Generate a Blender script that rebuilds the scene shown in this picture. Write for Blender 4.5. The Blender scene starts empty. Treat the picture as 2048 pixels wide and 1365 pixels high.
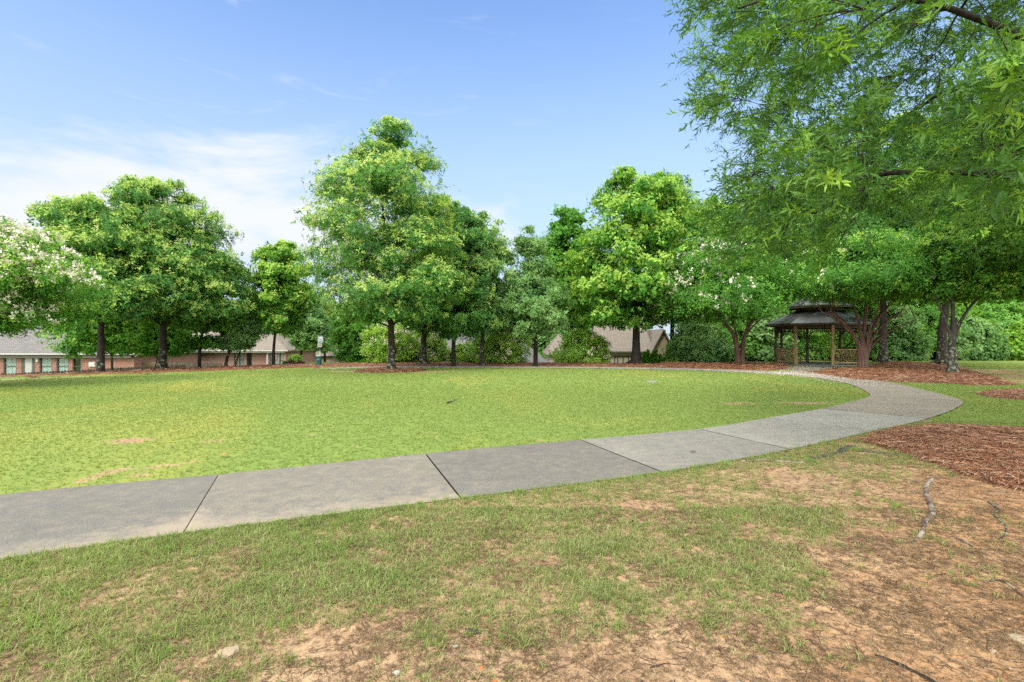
import bpy, math, random
import numpy as np
from mathutils import Vector

# ---------------------------------------------------------------- camera, sky, sun, exposure
S = bpy.context.scene
COL = S.collection
EYE = 1.5
cam_data = bpy.data.cameras.new("camera")
cam_data.sensor_width = 36.0
cam_data.lens = 18.0
cam_data.clip_start = 0.05
cam_data.clip_end = 3000
cam = bpy.data.objects.new("camera", cam_data)
COL.objects.link(cam)
cam.location = (0, 0, EYE)
cam.rotation_euler = (math.radians(90), 0, 0)
S.camera = cam

SUN_EL, SUN_AZ = math.radians(45), math.radians(208)     # azimuth from +Y clockwise: behind and to the left
sun_data = bpy.data.lights.new("sun", 'SUN')
sun_data.energy = 1.6
sun_data.angle = math.radians(16)
sun_data.color = (1.0, 0.93, 0.80)
sun = bpy.data.objects.new("sun", sun_data)
COL.objects.link(sun)
sd = Vector((math.sin(SUN_AZ)*math.cos(SUN_EL), math.cos(SUN_AZ)*math.cos(SUN_EL), math.sin(SUN_EL)))
sun.rotation_euler = (-sd).to_track_quat('-Z', 'Y').to_euler()

S.view_settings.view_transform = 'Standard'
S.view_settings.look = 'None'
S.view_settings.exposure = 1.1
S.view_settings.gamma = 1
S.cycles.max_bounces = 10
S.cycles.diffuse_bounces = 7
S.cycles.glossy_bounces = 2
S.cycles.transmission_bounces = 8
S.cycles.use_denoising = False

class NT:
    """tiny node-graph helper"""
    def __init__(s, tree):
        s.t = tree; s.n = tree.nodes; s.l = tree.links
    def node(s, typ, props=None, **ins):
        n = s.n.new(typ)
        for k, v in (props or {}).items(): setattr(n, k, v)
        for k, v in ins.items():
            key = int(k[1:]) if k[0] == '_' and k[1:].isdigit() else k.replace('_', ' ')
            s.put(n.inputs[key], v)
        return n
    def put(s, inp, v):
        if isinstance(v, bpy.types.NodeSocket): s.l.new(v, inp)
        elif isinstance(v, bpy.types.Node): s.l.new(v.outputs[0], inp)
        else:
            if isinstance(v, (tuple, list)) and len(v) == 3 and len(getattr(inp, 'default_value', (0,))) == 4: v = (*v, 1)
            inp.default_value = v
    def math(s, op, a, b=0.0, clamp=False):
        return s.node('ShaderNodeMath', {'operation': op, 'use_clamp': clamp}, _0=a, _1=b).outputs[0]
    def mix(s, f, a, b, blend='MIX'):
        n = s.n.new('ShaderNodeMix'); n.data_type = 'RGBA'; n.blend_type = blend
        s.put(n.inputs[0], f); s.put(n.inputs[6], a); s.put(n.inputs[7], b)
        return n.outputs[2]
    def ramp(s, f, stops):
        n = s.n.new('ShaderNodeValToRGB'); s.put(n.inputs[0], f)
        e = n.color_ramp.elements
        while len(e) < len(stops): e.new(0.5)
        for i, (p, c) in enumerate(stops):
            e[i].position = p
            e[i].color = (c, c, c, 1) if isinstance(c, (int, float)) else (*c, 1)
        return n.outputs[0]
    def noise(s, vec, scale, detail=4, rough=0.55, dist=0.0):
        return s.node('ShaderNodeTexNoise', None, Vector=vec, Scale=scale, Detail=detail, Roughness=rough, Distortion=dist).outputs[0]
    def smooth(s, v, a, b):
        n = s.n.new('ShaderNodeMapRange'); n.interpolation_type = 'SMOOTHSTEP'
        s.put(n.inputs[0], v); n.inputs[1].default_value = a; n.inputs[2].default_value = b
        return n.outputs[0]

world = bpy.data.worlds.new("World"); S.world = world; world.use_nodes = True
w = NT(world.node_tree); w.n.clear()
sky = w.node('ShaderNodeTexSky', {'sky_type': 'NISHITA', 'sun_disc': False, 'sun_elevation': SUN_EL,
             'sun_rotation': SUN_AZ, 'air_density': 1.0, 'dust_density': 1.2, 'ozone_density': 1.6})
geo = w.node('ShaderNodeTexCoord')
sep = w.node('ShaderNodeSeparateXYZ', None, Vector=geo.outputs['Generated'])
az = w.math('ARCTAN2', sep.outputs[0], sep.outputs[1])
el = w.math('ARCSINE', sep.outputs[2])
cc = w.node('ShaderNodeCombineXYZ', None, X=w.math('MULTIPLY', az, 1.3), Y=w.math('MULTIPLY', el, 4.2), Z=0.3)
n1 = w.noise(cc, 1.7, 7, 0.6, 0.9)
cc2 = w.node('ShaderNodeCombineXYZ', None, X=w.math('ADD', w.math('MULTIPLY', az, 2.0), w.math('MULTIPLY', el, 1.5)), Y=w.math('MULTIPLY', el, 9.0), Z=4.0)
n2 = w.noise(cc2, 1.6, 6, 0.62, 1.2)
# the cloud bank stands low in the left
dx = w.math('DIVIDE', w.math('ADD', az, 0.60), 0.46)
dy = w.math('DIVIDE', w.math('SUBTRACT', el, 0.20), 0.125)
r2 = w.math('ADD', w.math('MULTIPLY', dx, dx), w.math('MULTIPLY', dy, dy))
bank = w.math('SUBTRACT', 0.85, w.math('MULTIPLY', r2, 0.55))
bankm = w.smooth(w.math('ADD', bank, w.math('MULTIPLY', w.math('SUBTRACT', n1, 0.5), 3.4)), 0.0, 0.95)
wisp = w.math('MULTIPLY', w.smooth(n2, 0.55, 0.8), w.smooth(w.math('MULTIPLY', az, -1.0), -0.5, 0.7))
hz_ = w.math('MULTIPLY', w.smooth(el, 0.66, 0.04), 0.86)
cl = w.math('MAXIMUM', w.math('MULTIPLY', bankm, 0.93), w.math('MULTIPLY', wisp, 0.55))
skyc = w.mix(1.0, sky.outputs[0], (0.761, 0.871, 1.010), 'MULTIPLY')
CLOUD = (3.001, 3.075, 3.331)
c1 = w.mix(hz_, skyc, (1.977, 2.379, 2.818))
c2 = w.mix(cl, c1, CLOUD)
# unseen bright overcast, added overhead and behind the photographer to light the trees
over = w.math('MAXIMUM', w.smooth(el, 0.66, 1.0), w.smooth(sep.outputs[1], 0.25, -0.25))
over = w.math('MULTIPLY', over, w.math('ADD', 0.75, w.math('MULTIPLY', n1, 0.5)), True)
c3 = w.mix(over, c2, (12.0, 11.9, 11.5))
bg = w.node('ShaderNodeBackground', None, Color=c3, Strength=0.15)
out = w.node('ShaderNodeOutputWorld', None, Surface=bg.outputs[0])

# ---------------------------------------------------------------- helpers
rng = np.random.default_rng(7)
def W(px, py, z=0.0):
    """where a ray through pixel (2048 wide photo) meets height z"""
    d = (EYE - z) * 1024 / (py - 682.5)
    return ((px - 1024) / 1024 * d, d)
def XZ(px, py, d):
    return ((px - 1024) / 1024 * d, EYE + (682.5 - py) * d / 1024)

def _hash(i, j, seed):
    h = (i.astype(np.int64)*374761393 + j.astype(np.int64)*668265263 + seed*974711) & 0x7fffffff
    h = ((h ^ (h >> 13)) * 1274126177) & 0x7fffffff
    return ((h ^ (h >> 16)) & 0xffff) / 65535.0
def vnoise(x, y, seed=0):
    i = np.floor(x); j = np.floor(y); fx = x-i; fy = y-j
    fx = fx*fx*(3-2*fx); fy = fy*fy*(3-2*fy)
    a = _hash(i, j, seed); b = _hash(i+1, j, seed); c = _hash(i, j+1, seed); d = _hash(i+1, j+1, seed)
    return (a*(1-fx)+b*fx)*(1-fy) + (c*(1-fx)+d*fx)*fy
def fbm(x, y, sc, seed=0, oct=4):
    v = 0; a = 1; t = 0
    for k in range(oct):
        v = v + a*vnoise(x*sc+17*k, y*sc-9*k, seed+k); t += a; a *= 0.5; sc *= 2.07
    return v / t
def sstep(v, a, b):
    t = np.clip((v-a)/(b-a), 0, 1); return t*t*(3-2*t)
def poly_sdf(x, y, P):
    """positive inside"""
    x = np.asarray(x, float); y = np.asarray(y, float)
    d = np.full(x.shape, 1e9); ins = np.zeros(x.shape, bool)
    n = len(P)
    for i in range(n):
        ax, ay = P[i]; bx, by = P[(i+1) % n]
        ex, ey = bx-ax, by-ay
        L = ex*ex+ey*ey+1e-12
        t = np.clip(((x-ax)*ex+(y-ay)*ey)/L, 0, 1)
        d = np.minimum(d, (x-ax-t*ex)**2+(y-ay-t*ey)**2)
        c = ((ay > y) != (by > y))
        with np.errstate(divide='ignore', invalid='ignore'):
            xi = (bx-ax)*(y-ay)/(by-ay+1e-15)+ax
        ins ^= c & (x < xi)
    d = np.sqrt(d)
    return np.where(ins, d, -d)
def catmull(P, per=8):
    P = np.array(P, float); out = []
    n = len(P)
    for i in range(n-1):
        p0 = P[max(i-1, 0)]; p1 = P[i]; p2 = P[i+1]; p3 = P[min(i+2, n-1)]
        for k in range(per):
            t = k/per
            out.append(0.5*((2*p1)+(-p0+p2)*t+(2*p0-5*p1+4*p2-p3)*t*t+(-p0+3*p1-3*p2+p3)*t**3))
    out.append(P[-1]); return np.array(out)

def fast_mesh(name, V, F, mats=(), mi=None, rnd=None, smooth=False, colattr=None):
    """V (n,3); F list of (m,k) index arrays"""
    me = bpy.data.meshes.new(name)
    V = np.asarray(V, np.float32)
    me.vertices.add(len(V)); me.vertices.foreach_set('co', V.ravel())
    F = [np.asarray(f, np.int32) for f in F if len(f)]
    nl = sum(f.size for f in F); nf = sum(len(f) for f in F)
    me.loops.add(nl); me.loops.foreach_set('vertex_index', np.concatenate([f.ravel() for f in F]))
    me.polygons.add(nf)
    st = []; o = 0
    for f in F:
        st.append(o+np.arange(len(f))*f.shape[1]); o += f.size
    me.polygons.foreach_set('loop_start', np.concatenate(st).astype(np.int32))
    if mi is not None: me.polygons.foreach_set('material_index', np.asarray(mi, np.int32))
    me.polygons.foreach_set('use_smooth', np.full(nf, smooth))
    for m in mats: me.materials.append(m)
    if rnd is not None:
        a = me.attributes.new('rnd', 'FLOAT', 'POINT'); a.data.foreach_set('value', np.asarray(rnd, np.float32))
    if colattr is not None:
        for k, c in colattr.items():
            a = me.attributes.new(k, 'FLOAT', 'POINT'); a.data.foreach_set('value', np.asarray(c, np.float32))
    me.update(calc_edges=True)
    return me
def link(name, me, parent=None, loc=None):
    o = bpy.data.objects.new(name, me); COL.objects.link(o)
    if parent is not None: o.parent = parent
    if loc is not None: o.location = loc
    return o
def tag(o, label=None, cat=None, group=None, kind=None):
    if label: o['label'] = label
    if cat: o['category'] = cat
    if group: o['group'] = group
    if kind: o['kind'] = kind
    return o
def empty(name, loc, label, cat, group=None, rz=0):
    o = bpy.data.objects.new(name, None); COL.objects.link(o)
    o.location = loc; o.rotation_euler = (0, 0, rz); o.empty_display_size = 0.2
    return tag(o, label, cat, group)

class MB:
    def __init__(s): s.v = []; s.q = []; s.t = []; s.poly = []; s.n = 0
    def add(s, V, Q=(), T=()):
        V = np.asarray(V, float)
        s.v.append(V)
        if len(Q): s.q.append(np.asarray(Q)+s.n)
        if len(T): s.t.append(np.asarray(T)+s.n)
        s.n += len(V)
    def box(s, x0, x1, y0, y1, z0, z1):
        V = [(x, y, z) for z in (z0, z1) for y in (y0, y1) for x in (x0, x1)]
        s.add(V, [(0,2,3,1), (4,5,7,6), (0,1,5,4), (2,6,7,3), (0,4,6,2), (1,3,7,5)])
    def hexa(s, P):   # 8 points: bottom ring 4, top ring 4
        s.add(P, [(3,2,1,0), (4,5,6,7), (0,1,5,4), (1,2,6,5), (2,3,7,6), (3,0,4,7)])
    def beam(s, a, b, w_, h_=None):
        a = np.array(a, float); b = np.array(b, float); h_ = h_ or w_
        d = b-a; d /= np.linalg.norm(d)
        u = np.cross(d, (0, 0, 1.0)); 
        if np.linalg.norm(u) < 1e-4: u = np.array((1.0, 0, 0))
        u /= np.linalg.norm(u); v = np.cross(u, d)
        P = [a+u*i*w_/2+v*j*h_/2 for i, j in ((-1,-1),(1,-1),(1,1),(-1,1))]+[b+u*i*w_/2+v*j*h_/2 for i, j in ((-1,-1),(1,-1),(1,1),(-1,1))]
        s.hexa(P)
    def prism(s, pts, thick):  # planar polygon given 3D pts, extruded by vector thick
        pts = np.asarray(pts, float); n = len(pts); th = np.asarray(thick, float)
        V = np.vstack([pts, pts+th])
        T = [(0, i+1, i) for i in range(1, n-1)]+[(n, n+i, n+i+1) for i in range(1, n-1)]
        Q = [(i, (i+1) % n, n+(i+1) % n, n+i) for i in range(n)]
        s.add(V, Q, T)
    def tube(s, pts, rad, sides=6, cap=True, rough=0.0):
        pts = np.asarray(pts, float); n = len(pts); rad = np.broadcast_to(rad, n)
        d = np.gradient(pts, axis=0); d /= (np.linalg.norm(d, axis=1)[:, None]+1e-9)
        ref = np.array((0.0, 0, 1)) if abs(d[0, 2]) < 0.8 else np.array((1.0, 0, 0))
        u = np.cross(d, ref); u /= (np.linalg.norm(u, axis=1)[:, None]+1e-9); v = np.cross(d, u)
        a = np.arange(sides)*2*math.pi/sides
        rr = rad[:, None]*(1+rough*(rng.random((n, sides))-0.5)) if rough else rad[:, None]*np.ones((1, sides))
        V = pts[:, None, :]+rr[:, :, None]*(np.cos(a)[None, :, None]*u[:, None, :]+np.sin(a)[None, :, None]*v[:, None, :])
        i = np.arange(n-1)[:, None]*sides; j = np.arange(sides)[None, :]; j2 = (j+1) % sides
        Q = np.stack([i+j, i+j2, i+sides+j2, i+sides+j], -1).reshape(-1, 4)
        s.add(V.reshape(-1, 3), Q)
        if cap:
            s.add(V[-1], [], [(0, k, k+1) for k in range(1, sides-1)])
            s.add(V[0], [], [(0, k+1, k) for k in range(1, sides-1)])
    def lathe(s, prof, c, sides=16):
        a = np.arange(sides)*2*math.pi/sides
        V = np.array([[(c[0]+r*math.cos(t), c[1]+r*math.sin(t), c[2]+z) for t in a] for r, z in prof]).reshape(-1, 3)
        Q = []
        for i in range(len(prof)-1):
            for j in range(sides):
                Q.append((i*sides+j, i*sides+(j+1) % sides, (i+1)*sides+(j+1) % sides, (i+1)*sides+j))
        s.add(V, Q)
        s.add(V[-sides:], [], [(0, k, k+1) for k in range(1, sides-1)])
    def mesh(s, name, mats=(), smooth=False, rnd=None, colattr=None):
        return fast_mesh(name, np.vstack(s.v), ([np.vstack(s.q)] if s.q else [])+([np.vstack(s.t)] if s.t else []),
                         mats if isinstance(mats, (list, tuple)) else [mats], smooth=smooth, rnd=rnd, colattr=colattr)
    def build(s, name, mat, parent=None, smooth=False):
        o = link(name, s.mesh(name, mat, smooth), parent); return o

# ---------------------------------------------------------------- materials
def new_mat(name):
    m = bpy.data.materials.new(name); m.use_nodes = True
    g = NT(m.node_tree); g.n.clear()
    return m, g
def finish(g, col, rough=0.8, bump=None, bstr=0.3, bdist=0.02, spec=0.3, metal=0.0, alb=0.56):
    col = g.mix(1.0, col, (alb, alb, alb), 'MULTIPLY')
    b = g.node('ShaderNodeBsdfPrincipled', None, **{'Base_Color': col, 'Roughness': rough, 'Metallic': metal})
    b.inputs['Specular IOR Level'].default_value = spec
    if bump is not None:
        bn = g.node('ShaderNodeBump', None, Strength=bstr, Distance=bdist, Height=bump)
        g.l.new(bn.outputs[0], b.inputs['Normal'])
    g.node('ShaderNodeOutputMaterial', None, Surface=b.outputs[0])
    return b
def plain(name, col, rough=0.7, var=0.15, scale=6.0, metal=0.0, spec=0.3):
    m, g = new_mat(name)
    tc = g.node('ShaderNodeTexCoord').outputs['Object']
    n = g.noise(tc, scale, 5)
    c = g.mix(g.ramp(n, [(0.3, 0.0), (0.7, 1.0)]), tuple(x*(1-var) for x in col), tuple(min(1, x*(1+var)) for x in col))
    finish(g, c, rough, n, 0.15, 0.01, spec, metal)
    return m
def leaf_mat(name, a, b, c=None, trans=0.40, tr=(1.45, 1.25, 0.5), rough=0.55, spec=0.2):
    """a..b..c: leaf colours spread by chance from leaf to leaf"""
    m, g = new_mat(name)
    r = g.node('ShaderNodeAttribute', {'attribute_name': 'rnd'}).outputs['Fac']
    pos = g.node('ShaderNodeNewGeometry').outputs['Position']
    n = g.noise(pos, 0.55, 2)
    f = g.math('ADD', g.math('MULTIPLY', r, 0.75), g.math('MULTIPLY', g.math('SUBTRACT', n, 0.35), 0.8), True)
    col = g.ramp(f, [(0.0, a), (0.62, b), (1.0, c or b)])
    p = g.node('ShaderNodeBsdfPrincipled', None, Base_Color=col, Roughness=rough)
    p.inputs['Specular IOR Level'].default_value = spec
    t = g.node('ShaderNodeBsdfTranslucent', None, Color=g.mix(1.0, col, tr, 'MULTIPLY'))
    mx = g.node('ShaderNodeMixShader', None, _0=trans, _1=p.outputs[0], _2=t.outputs[0])
    g.node('ShaderNodeOutputMaterial', None, Surface=mx.outputs[0])
    return m
def bark_mat(name, a, b, lichen=0.0, lc=(0.30, 0.36, 0.24), zs=0.25, rough=0.85):
    m, g = new_mat(name)
    tc = g.node('ShaderNodeTexCoord').outputs['Object']
    mp = g.node('ShaderNodeMapping', None, Vector=tc, Scale=(1, 1, zs)).outputs[0]
    n = g.noise(mp, 14, 6, 0.65)
    col = g.mix(g.ramp(n, [(0.35, 0.0), (0.65, 1.0)]), a, b)
    if lichen:
        n3 = g.noise(tc, 5.5, 5, 0.7)
        zz = g.node('ShaderNodeSeparateXYZ', None, Vector=tc).outputs[2]
        th = g.math('ADD', n3, g.math('MULTIPLY', g.smooth(zz, 3.0, 0.0), 0.10))
        col = g.mix(g.ramp(th, [(0.66-lichen*0.1, 0.0), (0.70-lichen*0.1, 1.0)]), col, lc)
    finish(g, col, rough, n, 0.6, 0.03, 0.25)
    return m

M = {}
M['oak'] = leaf_mat('oak_leaf', (0.035, 0.12, 0.028), (0.09, 0.25, 0.05), (0.19, 0.38, 0.1))
M['oak_young'] = leaf_mat('oak_young_leaf', (0.22, 0.37, 0.07), (0.34, 0.48, 0.12), (0.46, 0.56, 0.2))
M['oakb'] = leaf_mat('silver_oak_leaf', (0.08, 0.2, 0.06), (0.18, 0.34, 0.11), (0.31, 0.46, 0.2))
M['maple'] = leaf_mat('maple_leaf', (0.045, 0.16, 0.02), (0.105, 0.29, 0.035), (0.2, 0.41, 0.07))
M['maple_young'] = leaf_mat('maple_young_leaf', (0.18, 0.36, 0.05), (0.28, 0.45, 0.07), (0.38, 0.52, 0.13))
M['crape'] = leaf_mat('crape_leaf', (0.045, 0.16, 0.025), (0.1, 0.28, 0.04), (0.18, 0.38, 0.06))
M['dogwood'] = leaf_mat('dogwood_leaf', (0.14, 0.32, 0.04), (0.27, 0.47, 0.07), (0.4, 0.56, 0.14))
M['willow'] = leaf_mat('willow_leaf', (0.022, 0.082, 0.012), (0.072, 0.185, 0.022), (0.19, 0.36, 0.05), spec=0.3, rough=0.5)
M['willow_young'] = leaf_mat('willow_young_leaf', (0.11, 0.27, 0.03), (0.19, 0.38, 0.04), (0.3, 0.48, 0.07), rough=0.45)
M['wood'] = leaf_mat('woodland_leaf', (0.08, 0.23, 0.04), (0.17, 0.38, 0.07), (0.29, 0.49, 0.12))
M['conifer'] = leaf_mat('arborvitae_leaf', (0.05, 0.17, 0.015), (0.11, 0.28, 0.02), (0.17, 0.36, 0.03))
M['red'] = leaf_mat('barberry_leaf', (0.07, 0.03, 0.03), (0.15, 0.07, 0.06), (0.24, 0.16, 0.08))
M['bloom'] = leaf_mat('white_bloom', (0.48, 0.42, 0.33), (0.66, 0.61, 0.53), (0.78, 0.75, 0.68), trans=0.25, tr=(1, 1, 1))
M['bark'] = bark_mat('dark_oak_bark', (0.014, 0.011, 0.009), (0.07, 0.055, 0.045), 0.25, (0.25, 0.30, 0.2))
M['bark_plain'] = bark_mat('wet_bark', (0.010, 0.008, 0.006), (0.045, 0.035, 0.028), 0.0)
M['bark_pale'] = bark_mat('lichen_bark', (0.035, 0.03, 0.025), (0.13, 0.12, 0.10), 0.5, (0.33, 0.37, 0.26))
M['bark_crape'] = bark_mat('crape_bark', (0.025, 0.014, 0.011), (0.25, 0.13, 0.085), 0.0, zs=0.08, rough=0.55)

# ---------------------------------------------------------------- path outline
ST = [  # lawn-side edge, outer edge
 ((-16, -4.5), (-14.6, -5.7)), ((-12.2, -0.4), (-10.9, -1.8)), ((-8.5, 2.75), (-7.3, 1.1)),
 ((-5.04, 4.92), (-4.1, 3.14)), ((-3.28, 5.72), (-2.55, 3.97)), ((-1.15, 6.77), (-0.49, 4.85)), ((1.03, 7.72), (1.71, 5.82)),
 ((3.17, 8.68), (3.83, 7.05)), ((4.95, 9.91), (6.02, 8.49)), ((6.85, 11.3), (8.0, 9.85)),
 ((8.25, 12.5), (9.95, 11.45)), ((9.6, 13.75), (11.2, 12.75)), ((10.45, 15.1), (12.05, 14.4)),
 ((11.1, 16.4), (12.7, 16.0)), ((11.8, 18.1), (13.5, 18.1)), ((12.3, 20.5), (14.0, 20.9)),
 ((12.0, 22.9), (13.5, 23.9)), ((10.9, 24.6), (12.1, 25.9)), ((9.5, 26.0), (10.3, 27.5)), ((7.3, 27.1), (7.8, 28.7)),
 ((4.8, 27.9), (5.0, 29.5)), ((2.0, 28.4), (2.1, 30.0)), ((-0.7, 28.6), (-0.7, 30.2)), ((-4.4, 28.7), (-4.5, 30.3)), ((-8, 28.5), (-8.2, 30.1)),
 ((-10.5, 27.4), (-11, 29.0)), ((-13.1, 25.3), (-13.9, 26.8)), ((-15.6, 22.9), (-16.6, 24.3)),
 ((-17.5, 21.7), (-18.6, 23.0)), ((-19.9, 19.9), (-21.2, 21.2)), ((-22.6, 16.8), (-24.2, 17.6)), ((-24.6, 13.0), (-26.3, 13.3)), ((-25.2, 9), (-26.9, 8.8)),
 ((-24.5, 4), (-26.1, 3.4)), ((-22, -2), (-23.3, -3.0)), ((-19, -6), (-19.6, -7.4))]
PER = 8
PL = catmull([a for a, b in ST], PER); PR = catmull([b for a, b in ST], PER)
PATH_POLY = np.vstack([PL[::2], PR[::-2]])
SPUR_L = catmull([(12.4, 23.2), (13.9, 25.6), (15.6, 28.4), (17.2, 31.0)], 5)
SPUR_R = catmull([(13.9, 21.6), (15.4, 24.3), (17.2, 27.2), (18.85, 29.95)], 5)
SPUR_POLY = np.vstack([SPUR_L, SPUR_R[::-1]])
LAWN_POLY = PL[::3]

# far boundary of the park level: radius from the lawn centre
OC = np.array((-4.0, 15.0))
_d = PR[10*PER:33*PER]-OC
_th = np.arctan2(_d[:, 0], _d[:, 1]); _r = np.hypot(_d[:, 0], _d[:, 1])
_o = np.argsort(_th); _th = _th[_o]; _r = _r[_o]
def beyond(x, y):
    """metres past the outer edge of the far loop of the path"""
    th = np.arctan2(x-OC[0], y-OC[1]); r = np.hypot(x-OC[0], y-OC[1])
    return r-np.interp(th, _th, _r)
GX, GY = 19.49, 32.5
def hz(x, y):
    x = np.asarray(x, float); y = np.asarray(y, float)
    e = beyond(x, y)
    q = x/np.maximum(y, 1.0)
    depth = 2.3*(1-sstep(q, 0.25, 0.36))+1.0*sstep(q, -0.75, -0.35)*(1-sstep(q, 0.20, 0.32))
    side = sstep(y, 9, 17)
    kk = sstep(-x/np.maximum(y, 1.0), 0.67, 0.81)
    z = -depth*side*sstep((e-3.2+2.0*kk)/(10.3-5.8*kk), 0.0, 1.0)
    z += 0.05*sstep(e, 0.2, 2.2)*(1-sstep(e, 3.0, 6.0))*side*sstep(x, -18, -8)*(1-sstep(x, 11, 14))
    z += 0.16*np.exp(-((x-24.5)**2/20+(y-33)**2/14))
    z += 0.02*(fbm(x, y, 0.35, 3, 3)-0.5)*sstep(np.hypot(x, y), 3, 9)
    near = 1-sstep(np.hypot(x, y), 7, 11)
    return z + 0*near

def W2(px, py):
    x, y = W(px, py); return (x, y)
BED_NEAR = [W2(*p) for p in [(1722, 884), (1752, 868), (1800, 858), (1880, 853), (2048, 860), (2250, 868), (2500, 900), (2600, 985), (2300, 1010), (2048, 985), (1985, 968), (1925, 950), (1870, 935), (1830, 915), (1780, 900)]]
BED_SMALL = [W2(*p) for p in [(1950, 788), (1990, 781), (2048, 780), (2120, 782), (2150, 792), (2080, 803), (2020, 800), (1975, 795)]]
BED_RIGHT = [W2(*p) for p in [(1600, 744), (1650, 753), (1700, 760.5), (1800, 764.5), (1870, 767), (1950, 772), (2035, 771), (2010, 762), (1975, 752), (1945, 743), (1925, 737), (1880, 733), (1800, 730.5), (1760, 731), (1720, 736), (1670, 739.5), (1640, 740)]]
BED_RING = [(T_[0], T_[1]) for T_ in [(-6.15+1.75*math.cos(a)*(1+0.1*math.sin(3*a)), 25.6+1.55*math.sin(a)) for a in np.linspace(0, 2*math.pi, 22)[:-1]]]
RB = PR[17*PER:31*PER:3]
_out = []
for p in RB:
    v = p-OC; v = v/np.linalg.norm(v)
    wd = 4.3-2.5*float(sstep(np.array(-p[0]/p[1]), 0.66, 0.82))
    if p[0] > 2: wd = 4.0-0.12*(p[0]-2)
    _out.append(p+v*wd)
BED_FAR = [tuple(p+(p-OC)/np.linalg.norm(p-OC)*0.12) for p in RB]+[tuple(p) for p in _out[::-1]]
BED_GAZ = [(12.6, 26.2), (14.2, 26.6), (16.0, 29.4), (16.9, 31.2), (15.0, 33.0), (11.2, 31.9), (8.6, 31.6), (8.5, 29.0), (10.6, 27.9)]

def cover(x, y):
    """share of ground hidden by living grass"""
    x = np.asarray(x, float); y = np.asarray(y, float)
    lawn = poly_sdf(x, y, LAWN_POLY)
    psd = poly_sdf(x, y, PATH_POLY)
    n = fbm(x, y, 2.2, 11, 4); n2 = fbm(x, y, 0.7, 21, 3); n3 = fbm(x+0.3*n, y*1.4, 5.0, 31, 3)
    c = np.ones_like(x)
    nearside = (lawn < 0) & (y < 14) & (x < 9+0*x)
    ns = 0.76+1.35*(n-0.5)+0.8*(n2-0.5)+0.7*(n3-0.5)
    # dirt in the lower right
    ex = sstep(x-(0.85+(y-2.25)*1.15), -1.1, 1.0)
    ns = ns-0.98*ex
    ns = ns-0.85*np.exp(-(((x-0.0)/0.95)**2+((y-2.15)/0.52)**2))
    ns = ns-0.30*np.exp(-(((x+0.95)/0.5)**2+((y-2.55)/0.25)**2))
    ns = ns-0.35*np.exp(-(((x-3.6)/1.3)**2+((y-5.4)/0.8)**2))
    ns = ns+0.15*sstep(-x, -0.2, 1.6)
    ns = ns+0.75*np.exp(-np.abs(psd)/0.20)*(1-0.75*sstep(x, 2.5, 4.5))
    ns = np.clip(ns, 0, 1)
    bx = sstep(x, 5.2, 7.5)*sstep(y-(x*0.45+3.2), -0.3, 0.6)
    ns = ns*(1-bx)+np.clip(0.9+0.8*(n-0.5), 0, 1)*bx
    ns = ns*sstep(y, -6, 1.0)+0.35*(1-sstep(y, -6, 1.0))
    c = np.where(nearside, ns, c)
    inl = np.clip(1.35-0.9*sstep(n, 0.62, 0.80)*sstep(-y, -12, -7), 0, 1)
    for bx_, by_, rx, ry in ((-5.75, 7.7, .45, .28), (7.2, 12.4, .8, .35), (5.3, 12.3, .7, .25), (-7.6, 25.1, 1.8, .6), (-4.2, 25.2, 1.8, .6)):
        inl = inl-0.9*np.exp(-(((x-bx_)/rx)**2+((y-by_)/ry)**2))*(0.4+1.1*n3)
    c = np.where(lawn > 0, np.clip(inl, 0, 1), c)
    c = np.where((x > 17) & (y > 18) & (y < 27) & (c > 0.5), np.clip(0.35+1.2*(n2-0.4), 0, 1), c)
    return c

# ---------------------------------------------------------------- ground
def sunk(x, y):
    return sstep(-np.asarray(x), 8.0, 12.0)*sstep(np.asarray(y), 14, 20)
def axis(segs):
    out = []
    for a, b, st in segs: out += list(np.arange(a, b, st))
    return np.array(out)
gx = axis([(-900, -100, 100), (-100, -40, 6), (-40, -14, 0.8), (-14, -7, 0.2), (-7, 8, 0.05), (8, 16, 0.12), (16, 42, 0.8), (42, 102, 6), (102, 903, 100)])
gy = axis([(-300, -20, 56), (-20, -2, 2), (-2, 1.4, 0.3), (1.4, 9, 0.05), (9, 16, 0.14), (16, 36, 0.4), (36, 60, 1.5), (60, 120, 6), (120, 1400, 128)])
X, Y = np.meshgrid(gx, gy)
Z = hz(X, Y)
nearw = 1-sstep(np.hypot(X, Y), 8, 14)
psd = np.maximum(poly_sdf(X, Y, PATH_POLY), poly_sdf(X, Y, SPUR_POLY))
CV = cover(X, Y)
outside_lawn = poly_sdf(X, Y, LAWN_POLY) < 0
rel = 0.045*(fbm(X, Y, 2.0, 41, 4)-0.5)+0.020*(fbm(X, Y, 9, 51, 3)-0.5)
Z = Z+rel*nearw*np.where(outside_lawn, 1.0, 0.4)*sstep(-psd, 0.02, 0.25)
Z = Z+0.012*(CV-0.5)*nearw
Z = np.where(psd > 0.03, Z-0.06-0.10*sunk(X, Y), Z)
nx_, ny_ = len(gx), len(gy)
I = np.arange(nx_*ny_).reshape(ny_, nx_)
Q = np.stack([I[:-1, :-1], I[:-1, 1:], I[1:, 1:], I[1:, :-1]], -1).reshape(-1, 4)
orange = sstep(X-(0.9+(Y-2.25)*0.9), -0.5, 1.3)*(Y < 9)
m, g = new_mat('ground')
pos = g.node('ShaderNodeNewGeometry').outputs['Position']
cv = g.node('ShaderNodeAttribute', {'attribute_name': 'cover'}).outputs['Fac']
og = g.node('ShaderNodeAttribute', {'attribute_name': 'orange'}).outputs['Fac']
lw = g.node('ShaderNodeAttribute', {'attribute_name': 'lawn'}).outputs['Fac']
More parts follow.
